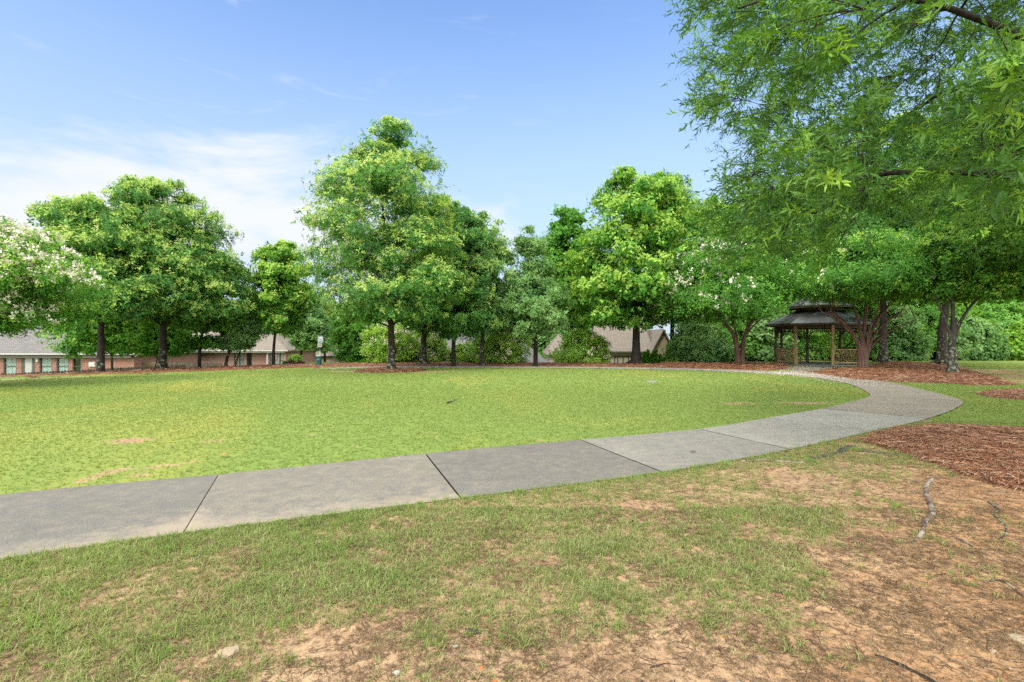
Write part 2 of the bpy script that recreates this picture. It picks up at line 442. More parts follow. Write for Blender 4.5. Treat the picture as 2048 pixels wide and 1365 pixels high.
nA = g.noise(pos, 1.6, 5, 0.6); nB = g.noise(pos, 26, 6, 0.7); nC = g.noise(pos, 120, 3, 0.6)
soil = g.mix(g.ramp(nA, [(0.35, 0.0), (0.65, 1.0)]), (0.50, 0.32, 0.185), (0.66, 0.455, 0.27))
soil = g.mix(og, soil, g.mix(g.ramp(nA, [(0.35, 0.0), (0.65, 1.0)]), (0.50, 0.265, 0.125), (0.60, 0.375, 0.19)))
nL = g.noise(pos, 4.5, 6, 0.72, 0.6)
soil = g.mix(g.ramp(nL, [(0.50, 0.0), (0.62, 0.5)]), soil, (0.24, 0.14, 0.08))
soil = g.mix(g.ramp(nB, [(0.50, 0.0), (0.64, 0.75)]), soil, (0.17, 0.10, 0.06))
soil = g.mix(g.ramp(nC, [(0.55, 0.0), (0.72, 0.5)]), soil, (0.60, 0.46, 0.30))
# thatch under the blades
mp = g.node('ShaderNodeMapping', None, Vector=pos, Scale=(1, 0.45, 1)).outputs[0]
nY = g.noise(mp, 0.22, 5, 0.62, 0.5)
nG = g.noise(pos, 9, 5, 0.7)
grass = g.mix(g.ramp(nG, [(0.35, 0.0), (0.7, 1.0)]), (0.19, 0.29, 0.06), (0.30, 0.40, 0.09))
grass = g.mix(g.ramp(nY, [(0.50, 0.0), (0.68, 0.65)]), grass, (0.50, 0.46, 0.10))
thatch = g.mix(g.ramp(nB, [(0.40, 0.0), (0.65, 1.0)]), (0.13, 0.10, 0.05), (0.36, 0.27, 0.15))
under = g.mix(lw, thatch, grass)
f = g.smooth(g.math('ADD', g.math('MULTIPLY', cv, g.math('ADD', 0.45, g.math('MULTIPLY', lw, 0.55))), g.math('MULTIPLY', g.math('SUBTRACT', nB, 0.5), 0.8)), 0.30, 0.75)
col = g.mix(f, soil, under)
hgt = g.math('ADD', g.math('MULTIPLY', nB, 0.7), g.math('MULTIPLY', nC, 0.3))
finish(g, col, 0.9, hgt, 0.8, 0.02, 0.15)
M['ground'] = m
gm = fast_mesh('ground', np.stack([X.ravel(), Y.ravel(), Z.ravel()], 1), [Q], [m], smooth=True,
               colattr={'cover': CV.ravel(), 'orange': orange.ravel(),
                        'lawn': np.where(outside_lawn & (Y < 14) & (X < 8), 0.12, 1.0).ravel()})
tag(link('ground', gm), 'mown lawn and patchy bare soil', None, None, 'structure')

def ground_z(x, y):
    """height of the finished ground sheet (near field)"""
    x = np.asarray(x, float); y = np.asarray(y, float)
    i = np.clip(np.searchsorted(gx, x)-1, 0, nx_-2); j = np.clip(np.searchsorted(gy, y)-1, 0, ny_-2)
    fx = np.clip((x-gx[i])/(gx[i+1]-gx[i]), 0, 1); fy = np.clip((y-gy[j])/(gy[j+1]-gy[j]), 0, 1)
    return (Z[j, i]*(1-fx)+Z[j, i+1]*fx)*(1-fy)+(Z[j+1, i]*(1-fx)+Z[j+1, i+1]*fx)*fy

# ---------------------------------------------------------------- path
m, g = new_mat('concrete')
pos = g.node('ShaderNodeNewGeometry').outputs['Position']
tn = g.node('ShaderNodeAttribute', {'attribute_name': 'tint'}).outputs['Fac']
tan_ = g.node('ShaderNodeAttribute', {'attribute_name': 'tan'}).outputs['Fac']
ed = g.node('ShaderNodeAttribute', {'attribute_name': 'edge'}).outputs['Fac']
nA = g.noise(pos, 1.1, 5, 0.6); nF = g.noise(pos, 95, 3, 0.75); nM = g.noise(pos, 7, 5, 0.65)
vor = g.node('ShaderNodeTexVoronoi', None, Vector=pos, Scale=70.0)
base = g.mix(tn, (0.235, 0.224, 0.20), (0.49, 0.485, 0.44))
base = g.mix(g.math('MULTIPLY', tan_, 0.8), base, (0.40, 0.345, 0.265))
base = g.mix(g.ramp(nA, [(0.35, 0.0), (0.7, 0.55)]), base, g.mix(1.0, base, (0.72, 0.72, 0.74), 'MULTIPLY'))
base = g.mix(g.ramp(nM, [(0.42, 0.0), (0.68, 0.8)]), base, g.mix(1.0, base, (1.38, 1.30, 1.12), 'MULTIPLY'))
nW = g.noise(pos, 2.8, 6, 0.7, 0.8)
base = g.mix(g.ramp(nW, [(0.45, 0.0), (0.7, 0.3)]), base, g.mix(1.0, base, (0.62, 0.62, 0.64), 'MULTIPLY'))
base = g.mix(g.ramp(nF, [(0.34, 0.85), (0.52, 0.0)]), base, (0.07, 0.068, 0.06))
speck = g.math('MULTIPLY', g.ramp(vor.outputs['Distance'], [(0.10, 1.0), (0.24, 0.0)]), g.ramp(nM, [(0.4, 0.25), (0.65, 1.0)]))
base = g.mix(g.math('MULTIPLY', speck, 0.75), base, (0.55, 0.52, 0.45))
st = g.smooth(g.math('ADD', ed, g.math('MULTIPLY', g.math('SUBTRACT', nM, 0.5), 0.9)), 0.35, 0.95)
base = g.mix(g.math('MULTIPLY', st, 0.65), base, (0.50, 0.41, 0.30))
jt = g.node('ShaderNodeAttribute', {'attribute_name': 'joint'}).outputs['Fac']
base = g.mix(g.smooth(jt, 0.0, 0.03), base, (0.05, 0.04, 0.028))
finish(g, base, 0.75, nF, 0.35, 0.006, 0.2)
M['concrete'] = m
pm = MB(); tint = []; tanv = []; edg = []; jnt = []
joints = [0, 1, 2.2, 4, 5, 6, 7, 8, 9, 10, 11, 12, 13, 14, 15, 16, 17, 18, 19, 20, 21, 22, 22.5, 23, 23.5, 24, 24.6, 25, 26, 26.6, 27, 28, 29, 30, 31, 32, 33, 34, 35]
def at_t(P, t):
    k = t*PER; i = int(min(max(math.floor(k), 0), len(P)-2)); fr = k-i
    return P[i]*(1-fr)+P[i+1]*fr
for a, b in zip(joints[:-1], joints[1:]):
    La, Lb = at_t(PL, a), at_t(PL, b)
    ln = np.linalg.norm(Lb-La); gap = (0.006 if a < 5 else 0.014)/max(ln, .1)*(b-a)
    ts = np.linspace(a+gap, b-gap, 9)
    rows = []
    for t in ts:
        p, q = at_t(PL, t), at_t(PR, t)
        rows.append([p*(1-s)+q*s for s in np.linspace(0, 1, 13)])
    R_ = np.array(rows); nr, ncol = R_.shape[:2]
    jit = (_hash(np.array([int(a*10)]), np.array([3]), 5)[0]-0.5)
    zt = 0.012+hz(R_[..., 0], R_[..., 1])+0.004*jit-0.10*sunk(R_[..., 0], R_[..., 1])
    V = np.concatenate([R_, zt[..., None]], -1).reshape(-1, 3)
    I2 = np.arange(nr*ncol).reshape(nr, ncol)
    Q2 = np.stack([I2[:-1, :-1], I2[:-1, 1:], I2[1:, 1:], I2[1:, :-1]], -1).reshape(-1, 4)
    ring = np.concatenate([I2[0, :], I2[1:, -1], I2[-1, -2::-1], I2[-2:0:-1, 0]])
    Vb = V[ring].copy(); Vb[:, 2] -= 0.09
    nb = len(ring); k = len(V)
    Qs = [(ring[i], k+i, k+(i+1) % nb, ring[(i+1) % nb]) for i in range(nb)]
    pm.add(np.vstack([V, Vb]), np.vstack([Q2, np.array(Qs)]))
    tv = {2.2: 0.05, 4: 0.12, 5: 0.02, 6: 0.45, 7: 0.75, 8: 0.95, 9: 0.8}.get(a, 0.55 if a > 9 else 0.03)
    if a > 18: tv = 0.9
    ta = 0.85 if 9 <= a <= 15 else (0.3 if a == 4 else 0.0)
    n_ = nr*ncol+nb; jnt += [0.0]*(nr*ncol)+[1.0]*nb
    tint += [tv+0.1*jit]*n_; tanv += [ta]*n_
    sgrid = np.tile(np.linspace(0, 1, ncol), (nr, 1)); tg = np.tile(np.linspace(0, 1, nr)[:, None], (1, ncol))
    e_ = np.zeros((nr, ncol))
    if a in (2.2, 4): 
        tj = tg if a == 2.2 else 1-tg
        e_ = sstep(sgrid, 0.55, 1.05)*0.75+sstep(tj, 0.88, 1.0)*0.45*sstep(sgrid, 0.2, 0.9)
    elif a == 5: e_ = sstep(sgrid, 0.85, 1.1)*0.5*(1-tg)+sstep(1-tg, 0.95, 1)*0.2
    elif a == 6: e_ = sstep(sgrid, 0.93, 1.1)*0.6
    edg += list(e_.ravel())+[0.0]*nb
pme = pm.mesh('path', m, colattr={'tint': tint, 'tan': tanv, 'edge': edg, 'joint': jnt})
tag(link('path', pme), 'curving concrete footpath in slabs', None, None, 'structure')
pm = MB()
nS = len(SPUR_L)
for i in range(nS-1):
    for k in range(4):
        P = []
        for (ii, s) in ((i, k/4), (i, (k+1)/4), (i+1, (k+1)/4), (i+1, k/4)):
            p = SPUR_L[ii]*(1-s)+SPUR_R[ii]*s; P.append((p[0], p[1], 0.006+hz(p[0], p[1])))
        pm.add(P, [(0, 1, 2, 3)])
tag(link('gazebo_path', pm.mesh('gazebo_path', m, colattr={'tint': [0.3]*pm.n, 'tan': [0.6]*pm.n, 'edge': [0.2]*pm.n})), 'short path spur to the gazebo', None, None, 'structure')

# ---------------------------------------------------------------- grass blades (stuff)
def orient(D, roll):
    """rotation matrices taking +Z to D with roll"""
    D = D/np.linalg.norm(D, axis=1)[:, None]
    ref = np.where(np.abs(D[:, 2:3]) < 0.9, np.array([[0, 0, 1.0]]), np.array([[1.0, 0, 0]]))
    u = np.cross(ref, D); u /= np.linalg.norm(u, axis=1)[:, None]; v = np.cross(D, u)
    c, s = np.cos(roll)[:, None], np.sin(roll)[:, None]
    return np.stack([u*c+v*s, -u*s+v*c, D], 2)    # columns
def bake(T, F, pos, R, scale, which=None):
    """T list of template verts (same size), F faces (m,k)"""
    n = len(pos); T = np.asarray(T)
    TT = T[which] if which is not None else np.broadcast_to(T[0], (n,)+T[0].shape)
    V = np.einsum('nij,nkj->nki', R, TT)*scale[:, None, None]+pos[:, None, :]
    k = T.shape[1]
    FF = (F[None]+(np.arange(n)*k)[:, None, None]).reshape(-1, F.shape[1])
    return V.reshape(-1, 3), FF, k
def blade_templates(nt, nb, h, wd, tilt, seed, seg2=True):
    r = np.random.default_rng(seed); Ts = []
    for _ in range(nt):
        vs = []
        for b in range(nb):
            a = r.random()*2*math.pi; til = math.radians(r.uniform(*tilt)); L = h*r.uniform(0.55, 1.25)
            dx, dy = math.cos(a), math.sin(a); ox, oy = (r.random(2)-0.5)*h*0.7
            px_, py_ = -dy*wd/2, dx*wd/2
            m1 = (ox+dx*math.sin(til)*L*0.5, oy+dy*math.sin(til)*L*0.5, math.cos(til)*L*0.55)
            t2 = min(til*1.5+0.25, 1.9)
            tp = (m1[0]+dx*math.sin(t2)*L*0.5, m1[1]+dy*math.sin(t2)*L*0.5, m1[2]+math.cos(t2)*L*0.45)
            vs += [(ox-px_, oy-py_, -0.004), (ox+px_, oy+py_, -0.004), (m1[0]+px_*0.8, m1[1]+py_*0.8, m1[2]), (m1[0]-px_*0.8, m1[1]-py_*0.8, m1[2]), tp]
        Ts.append(vs)
    F4 = np.array([[5*b, 5*b+1, 5*b+2, 5*b+3] for b in range(nb)]); F3 = np.array([[5*b+3, 5*b+2, 5*b+4] for b in range(nb)])
    return np.array(Ts), F4, F3
def grass_mesh(name, P, sc, T, F4, F3, mat, flat=0.0, seed=0):
    r = np.random.default_rng(seed); n = len(P)
    wh = r.integers(0, len(T), n)
    D = np.stack([(r.random(n)-0.5)*flat, (r.random(n)-0.5)*flat, np.ones(n)], 1)
    R = orient(D, r.random(n)*6.283)
    V, Fq, k = bake(T, F4, P, R, sc, wh)
    Ft = (F3[None]+(np.arange(n)*k)[:, None, None]).reshape(-1, 3)
    nb = k//5
    rn = np.repeat(np.clip(np.repeat(r.random(n), nb)*0.6+r.random(n*nb)*0.4, 0, 1), 5)
    return fast_mesh(name, V, [Fq, Ft], [mat], rnd=rn)
def blade_mat(name, a, b, c, yellow=0.55, lo=0.50, hi=0.70):
    m, g = new_mat(name)
    r = g.node('ShaderNodeAttribute', {'attribute_name': 'rnd'}).outputs['Fac']
    pos = g.node('ShaderNodeNewGeometry').outputs['Position']
    mp = g.node('ShaderNodeMapping', None, Vector=pos, Scale=(1, 0.45, 0)).outputs[0]
    nY = g.noise(mp, 0.22, 5, 0.62, 0.5)
    n2 = g.noise(pos, 2.2, 4, 0.6)
    f = g.math('ADD', g.math('MULTIPLY', r, 0.8), g.math('MULTIPLY', g.math('SUBTRACT', n2, 0.4), 0.7), True)
    col = g.ramp(f, [(0.0, a), (0.55, b), (1.0, c)])
    if yellow: col = g.mix(g.ramp(nY, [(lo, 0.0), (hi, yellow)]), col, (0.50, 0.50, 0.13))
    col = g.mix(1.0, col, (0.51, 0.52, 0.54), 'MULTIPLY')
    p = g.node('ShaderNodeBsdfPrincipled', None, Base_Color=col, Roughness=0.6)
    p.inputs['Specular IOR Level'].default_value = 0.15
    t = g.node('ShaderNodeBsdfTranslucent', None, Color=g.mix(1.0, col, (1.3, 1.2, 0.6), 'MULTIPLY'))
    mx = g.node('ShaderNodeMixShader', None, _0=0.35, _1=p.outputs[0], _2=t.outputs[0])
    g.node('ShaderNodeOutputMaterial', None, Surface=mx.outputs[0])
    return m
M['blade'] = blade_mat('grass_blade', (0.17, 0.27, 0.065), (0.43, 0.51, 0.16), (0.80, 0.72, 0.42), yellow=0.25)
M['lush'] = blade_mat('lush_blade', (0.14, 0.28, 0.05), (0.33, 0.51, 0.10), (0.50, 0.62, 0.19), yellow=0.0)
M['lawn_blade'] = blade_mat('lawn_blade', (0.29, 0.42, 0.09), (0.38, 0.51, 0.13), (0.47, 0.57, 0.20))
M['straw'] = blade_mat('dry_blade', (0.12, 0.075, 0.04), (0.34, 0.23, 0.13), (0.62, 0.50, 0.31), yellow=0.0)

def in_view(x, y, m_=1.06, add=0.3): return np.abs(x) < y*m_+add
def beds_inside(x, y):
    r = np.full(x.shape, -9.0)
    for b in (BED_NEAR, BED_SMALL, BED_RIGHT, BED_RING, BED_FAR, BED_GAZ): r = np.maximum(r, poly_sdf(x, y, b))
    return r
def scatter(n, y0, y1, seed, power=1.0):
    r = np.random.default_rng(seed)
    y = (y0**2+(y1**2-y0**2)*r.random(n)**power)**0.5
    x = (r.random(n)*2-1)*(y*1.12+0.4)
    return x, y, r
# short patchy grass on the camera's side
x, y, r = scatter(90000, 1.75, 9.5, 1)
xn, yn, _ = scatter(42000, 1.75, 4.6, 201); x = np.concatenate([x, xn]); y = np.concatenate([y, yn])
cvr = cover(x, y); psd_ = poly_sdf(x, y, PATH_POLY); lw_ = poly_sdf(x, y, LAWN_POLY); bd = beds_inside(x, y)
keep = (r.random(len(x)) < cvr**1.3*1.05) & (psd_ < 0.0) & (lw_ < 0) & (bd < 0.03)
x, y = x[keep], y[keep]; P = np.stack([x, y, ground_z(x, y)], 1)
T, F4, F3 = blade_templates(14, 8, 0.050, 0.0036, (25, 80), 3)
sc = r.uniform(0.6, 1.2, len(x))*(0.75+0.45*fbm(x, y, 1.2, 77, 3))
tag(link('rough_grass', grass_mesh('rough_grass', P, sc, T, F4, F3, M['blade'], 0.5, 4)), 'short patchy grass over bare soil', None, None, 'stuff')
# dry stems and dead runners among it
x, y, r = scatter(70000, 1.75, 8.5, 2)
xn, yn, _ = scatter(46000, 1.75, 4.6, 202); x = np.concatenate([x, xn]); y = np.concatenate([y, yn])
cvr = cover(x, y); psd_ = poly_sdf(x, y, PATH_POLY); lw_ = poly_sdf(x, y, LAWN_POLY)
keep = (psd_ < 0.0) & (lw_ < 0) & (r.random(len(x)) < 0.36+0.5*sstep(fbm(x, y, 3.0, 91, 3), 0.42, 0.62))
x, y = x[keep], y[keep]; P = np.stack([x, y, ground_z(x, y)+0.003], 1)
T, F4, F3 = blade_templates(12, 5, 0.045, 0.0028, (60, 92), 13)
tag(link('dry_grass', grass_mesh('dry_grass', P, r.uniform(0.5, 1.3, len(x)), T, F4, F3, M['straw'], 0.3, 5)), 'dead brown grass stems lying on the soil', None, None, 'stuff')
# greener tufts: fringe along the path and clumps in the lower left
x, y, r = scatter(60000, 1.8, 9.0, 6)
psd_ = poly_sdf(x, y, PATH_POLY); lw_ = poly_sdf(x, y, LAWN_POLY)
fr = np.exp(-np.abs(psd_)/0.16)*(1-0.7*sstep(x, 2.0, 4.0))*1.2
lf = 0.75*sstep(fbm(x, y, 1.5, 101, 3), 0.52, 0.66)*sstep(-x, 0.0, 1.6)+0.32*sstep(fbm(x, y, 2.5, 111, 3), 0.58, 0.7)
lf = lf*(cover(x, y) > 0.3)
keep = (psd_ < 0.015) & (lw_ < 0) & (r.random(len(x)) < np.maximum(fr, lf)) & (beds_inside(x, y) < 0)
x, y = x[keep], y[keep]; P = np.stack([x, y, ground_z(x, y)], 1)
T, F4, F3 = blade_templates(12, 7, 0.064, 0.0040, (8, 55), 23)
sc = r.uniform(0.55, 1.15, len(x))
tag(link('lush_grass', grass_mesh('lush_grass', P, sc, T, F4, F3, M['lush'], 0.4, 7)), 'taller bright green grass fringing the path', None, None, 'stuff')
# the mown lawn
x, y, r = scatter(190000, 4.6, 19.0, 8, 0.85)
cvr = cover(x, y); psd_ = poly_sdf(x, y, PATH_POLY); lw_ = poly_sdf(x, y, LAWN_POLY); bd = beds_inside(x, y)
onl = (lw_ > 0) | (x > 7)
keep = onl & (psd_ < 0.0) & (r.random(len(x)) < cvr*(1-sstep(y, 12, 19))) & (bd < 0)
x, y = x[keep], y[keep]; P = np.stack([x, y, ground_z(x, y)], 1)
T, F4, F3 = blade_templates(12, 6, 0.036, 0.0055, (15, 72), 33)
tag(link('lawn_grass', grass_mesh('lawn_grass', P, r.uniform(0.6, 1.15, len(x)), T, F4, F3, M['lawn_blade'], 0.4, 9)), 'mown yellow-green lawn grass', None, None, 'stuff')
x, y, r = scatter(115000, 10.5, 33.0, 10, 0.9)
cvr = cover(x, y); psd_ = poly_sdf(x, y, PATH_POLY); bd = beds_inside(x, y); sp_ = poly_sdf(x, y, SPUR_POLY)
keep = (psd_ < -0.03) & (y > 10.5) & (r.random(len(x)) < cvr*sstep(y, 10.5, 17)) & (bd < -0.05) & (sp_ < 0) & (beyond(x, y) < 20)
x, y = x[keep], y[keep]; P = np.stack([x, y, ground_z(x, y)], 1)
T, F4, F3 = blade_templates(10, 6, 0.040, 0.012, (15, 75), 43)
tag(link('far_lawn_grass', grass_mesh('far_lawn_grass', P, r.uniform(0.6, 1.2, len(x)), T, F4, F3, M['lawn_blade'], 0.4, 11)), 'far side of the mown lawn', None, None, 'stuff')

# ---------------------------------------------------------------- pine straw beds (stuff)
m, g = new_mat('pine_straw')
pos = g.node('ShaderNodeNewGeometry').outputs['Position']
mp1 = g.node('ShaderNodeMapping', None, Vector=pos, Scale=(1, 0.22, 1)).outputs[0]
mp2 = g.node('ShaderNodeMapping', None, Vector=pos, Scale=(0.22, 1, 1)).outputs[0]
na = g.noise(mp1, 22, 5, 0.75, 1.0); nb_ = g.noise(mp2, 19, 5, 0.75, 1.0); nc_ = g.noise(pos, 1.4, 4)
h_ = g.math('MAXIMUM', na, nb_)
c = g.ramp(h_, [(0.38, (0.06, 0.025, 0.014)), (0.50, (0.28, 0.115, 0.058)), (0.60, (0.50, 0.24, 0.13)), (0.75, (0.70, 0.45, 0.29))])
c = g.mix(g.ramp(nc_, [(0.4, 0.0), (0.7, 0.45)]), c, g.mix(1.0, c, (0.7, 0.72, 0.85), 'MULTIPLY'))
finish(g, c, 0.85, h_, 0.9, 0.03, 0.2)
M['straw_bed'] = m
m, g = new_mat('pine_needle')
r_ = g.node('ShaderNodeAttribute', {'attribute_name': 'rnd'}).outputs['Fac']
c = g.ramp(r_, [(0.0, (0.10, 0.04, 0.022)), (0.35, (0.33, 0.125, 0.06)), (0.75, (0.60, 0.30, 0.16)), (1.0, (0.80, 0.58, 0.40))])
finish(g, c, 0.6, None, spec=0.3)
M['needle'] = m
def bed(poly, label, res, hgt, nneed, nlen, nwid, seed, zoff=0.0):
    P = np.array(poly); x0, y0 = P.min(0)-0.4; x1, y1 = P.max(0)+0.4
    xs = np.arange(x0, x1, res); ys = np.arange(y0, y1, res)
    bx, by = np.meshgrid(xs, ys)
    s = poly_sdf(bx, by, poly)+0.16*(fbm(bx, by, 2.5, seed, 3)-0.5)
    def hh(xx, yy, ss):
        n = fbm(xx, yy, 3.0, seed+5, 4)
        return ground_z(xx, yy)+np.where(ss > 0, 0.008+hgt*sstep(ss, 0, 0.7)*(0.45+0.9*n), np.maximum(ss*0.8, -0.05))+zoff
    bz = hh(bx, by, s)
    nyy, nxx = bx.shape; I3 = np.arange(nxx*nyy).reshape(nyy, nxx)
    q = np.stack([I3[:-1, :-1], I3[:-1, 1:], I3[1:, 1:], I3[1:, :-1]], -1).reshape(-1, 4)
    sv = s.ravel()[q].max(1) > -0.03
    q = q[sv]; used, inv = np.unique(q, return_inverse=True)
    V = np.stack([bx.ravel(), by.ravel(), bz.ravel()], 1)[used]; q = inv.reshape(-1, 4)
    r = np.random.default_rng(seed)
    nx2 = r.uniform(x0, x1, nneed*3); ny2 = r.uniform(y0, y1, nneed*3)
    ss = poly_sdf(nx2, ny2, poly)+0.16*(fbm(nx2, ny2, 2.5, seed, 3)-0.5)
    k = (ss > -0.10+0.12*r.random(len(ss))-0.06) & in_view(nx2, ny2, 1.12, 0.6)
    nx2, ny2, ss = nx2[k][:nneed], ny2[k][:nneed], ss[k][:nneed]
    n = len(nx2)
    a = r.random(n)*3.1416*2; L = nlen*r.uniform(0.5, 1.2, n)/2; wv = nwid*r.uniform(0.6, 1.3, n)/2
    zc = hh(nx2, ny2, ss)+r.uniform(0.002, 0.02+0.25*hgt, n)
    til = r.normal(0, 0.10, n)
    dx, dy = np.cos(a)*L, np.sin(a)*L; ox, oy = -np.sin(a)*wv, np.cos(a)*wv
    c0 = np.stack([nx2, ny2, zc], 1); d = np.stack([dx, dy, til*L], 1); o = np.stack([ox, oy, r.uniform(-1, 1, n)*wv*0.5], 1)
    bend = np.stack([oy*0, oy*0, np.abs(L)*0.12], 1)+np.stack([-dy, dx, dy*0], 1)*r.uniform(-.18, .18, n)[:, None]
    VV = np.stack([c0-d-o, c0-d+o, c0+bend+o, c0+bend-o, c0+d+o*0.4, c0+d-o*0.4], 1).reshape(-1, 3)
    kq = (np.array([[0, 1, 2, 3], [3, 2, 4, 5]])[None]+(np.arange(n)*6)[:, None, None]).reshape(-1, 4)+len(V)
    rn = np.concatenate([np.zeros(len(V)), np.repeat(r.random(n), 6)])
    me = fast_mesh('pine_straw', np.vstack([V, VV]), [q, kq], [M['straw_bed'], M['needle']],
                   mi=np.concatenate([np.zeros(len(q)), np.ones(len(kq))]), rnd=rn)
    tag(link('pine_straw', me), label, None, None, 'stuff')
bed(BED_NEAR, 'thick rust-brown pine straw beside the near path edge', 0.05, 0.085, 26000, 0.17, 0.0058, 61)
bed(BED_SMALL, 'small pine straw patch in the grass right of the bend', 0.1, 0.06, 3000, 0.2, 0.010, 62)
bed(BED_RIGHT, 'broad pine straw bed under the trees right of the gazebo', 0.15, 0.10, 16000, 0.25, 0.014, 63)
bed(BED_RING, 'pine straw ring round the lone lawn oak', 0.1, 0.08, 5000, 0.25, 0.014, 64)
bed(BED_FAR, 'long pine straw strip behind the far path', 0.25, 0.05, 15000, 0.3, 0.02, 65)
bed(BED_GAZ, 'dark pine straw bed left of the gazebo', 0.2, 0.14, 6000, 0.3, 0.018, 66)

# ---------------------------------------------------------------- small ground litter
m, g = new_mat('pebble')
r_ = g.node('ShaderNodeAttribute', {'attribute_name': 'rnd'}).outputs['Fac']
c = g.ramp(r_, [(0.0, (0.10, 0.07, 0.05)), (0.3, (0.36, 0.15, 0.07)), (0.6, (0.50, 0.26, 0.11)), (0.85, (0.40, 0.30, 0.21)), (1.0, (0.46, 0.40, 0.33))])
finish(g, c, 0.75, None); M['pebble'] = m
def stone_template(seed, flat=0.5):
    r = np.random.default_rng(seed)
    V = np.array([(0,0,1),(1,0,0),(0,1,0),(-1,0,0),(0,-1,0),(0.7,0.7,-.5),(-.7,.7,-.5),(-.7,-.7,-.5),(.7,-.7,-.5),(.6,.1,.75),(-.5,.4,.8),(-.1,-.6,.8)], float)
    V *= r.uniform(0.75, 1.2, V.shape); V[:, 2] *= flat; V[:, 0] *= r.uniform(1, 1.7)
    return V
import itertools
def hull_faces(V):
    import bmesh
    bm = bmesh.new(); vs = [bm.verts.new(v) for v in V]
    bmesh.ops.convex_hull(bm, input=vs)
    bm.verts.ensure_lookup_table(); bm.verts.index_update()
    co = [v.co.copy() for v in bm.verts]; F = [[v.index for v in f.verts] for f in bm.faces]
    bm.free(); return np.array([tuple(c) for c in co]), np.array([f for f in F if len(f) == 3])
def pebbles(name, label, x, y, size, seed, rbias=None, mat=None, flat=0.45, zf=ground_z, lift=0.3):
    r = np.random.default_rng(seed); mb_v = []; mb_f = []; off = 0; rn = []
    tmp = [hull_faces(stone_template(seed*10+k, flat)) for k in range(6)]
    grp = r.integers(0, 6, len(x)); z = zf(x, y)
    for k in range(6):
        s_ = grp == k; n = s_.sum()
        if n == 0: continue
        P = np.stack([x[s_], y[s_], z[s_]+size[s_]*lift*flat], 1)
        D = np.stack([r.normal(0, .2, n), r.normal(0, .2, n), np.ones(n)], 1)
        V, F, kk = bake([tmp[k][0]], tmp[k][1], P, orient(D, r.random(n)*6.28), size[s_])
        mb_v.append(V); mb_f.append(F+off); off += len(V)
        rn.append(np.repeat((rbias[s_] if rbias is not None else r.random(n)), kk))
    me = fast_mesh(name, np.vstack(mb_v), [np.vstack(mb_f)], [mat or M['pebble']], rnd=np.concatenate(rn))
    return tag(link(name, me), label, None, None, 'stuff')
x, y, r = scatter(16000, 1.8, 6.5, 71)
ex = sstep(x-(0.9+(y-2.25)*0.95), -0.6, 0.8)
bare = np.exp(-(((x-0.0)/1.1)**2+((y-2.2)/0.6)**2))
k = (poly_sdf(x, y, PATH_POLY) < -0.05) & (poly_sdf(x, y, LAWN_POLY) < 0) & (beds_inside(x, y) < 0) & (r.random(len(x)) < 0.03+0.42*ex+0.25*bare)
x, y = x[k], y[k]
pebbles('gravel', 'small orange and grey stones lying on the bare soil', x, y, 0.003+0.011*r.random(len(x))**4, 72)
# twig litter
def litter(name, label, n, y0, y1, L, wd, seed, mat, cond, zf=ground_z):
    x, y, r = scatter(n, y0, y1, seed); k = cond(x, y, r); x, y = x[k], y[k]; n = len(x)
    a = r.normal(-0.35, 0.7, n); l = L*r.uniform(0.3, 1.3, n)/2
    d = np.stack([np.cos(a)*l, np.sin(a)*l, r.normal(0, .06, n)*l], 1); o = np.stack([-np.sin(a), np.cos(a), a*0], 1)*(wd*r.uniform(.5, 1.4, n)/2)[:, None]
    up = np.array([[0, 0, 1]])*wd*0.7
    c0 = np.stack([x, y, zf(x, y)+wd*0.5], 1); bend = np.stack([-d[:, 1], d[:, 0], d[:, 0]*0], 1)*r.uniform(-.25, .25, n)[:, None]
    V = np.stack([c0-d-o, c0-d+o, c0-d+up, c0+bend-o, c0+bend+o, c0+bend+up, c0+d-o*.4, c0+d+o*.4, c0+d+up*.4], 1).reshape(-1, 3)
    q = np.array([[0, 3, 5, 2], [2, 5, 4, 1], [3, 6, 8, 5], [5, 8, 7, 4]])
    Q = (q[None]+(np.arange(n)*9)[:, None, None]).reshape(-1, 4)
    me = fast_mesh(name, V, [Q], [mat], rnd=np.repeat(r.random(n), 9))
    tag(link(name, me), label, None, None, 'stuff')
m, g = new_mat('twig')
r_ = g.node('ShaderNodeAttribute', {'attribute_name': 'rnd'}).outputs['Fac']
c = g.ramp(r_, [(0.0, (0.035, 0.022, 0.015)), (0.55, (0.12, 0.07, 0.045)), (0.85, (0.20, 0.13, 0.09)), (1.0, (0.34, 0.27, 0.20))])
finish(g, c, 0.8); M['twig'] = m
def bare_cond(x, y, r):
    ex = sstep(x-(0.5+(y-2.25)*0.95), -0.9, 0.9); bare = np.exp(-(((x-0.0)/1.2)**2+((y-2.2)/0.7)**2))
    return (poly_sdf(x, y, PATH_POLY) < -0.02) & (poly_sdf(x, y, LAWN_POLY) < 0) & (r.random(len(x)) < 0.10+0.6*ex+0.35*bare)
litter('twig_litter', 'fine dark twigs and needles strewn over bare soil', 24000, 1.8, 7.5, 0.07, 0.0034, 81, M['twig'], bare_cond)
litter('stick_litter', 'broken thin sticks scattered over bare soil', 650, 1.8, 7.0, 0.22, 0.0055, 82, M['twig'], bare_cond)
litter('straw_wisps', 'loose pine needles straying from the near straw bed', 16000, 1.8, 8.5, 0.14, 0.003, 83, M['needle'],
       lambda x, y, r: (poly_sdf(x, y, PATH_POLY) < 0.15) & (r.random(len(x)) < 0.22*sstep(x-(0.9+(y-2.25)*1.1), -0.3, 1.2)+np.exp(-np.abs(poly_sdf(x, y, BED_NEAR))/0.4)))
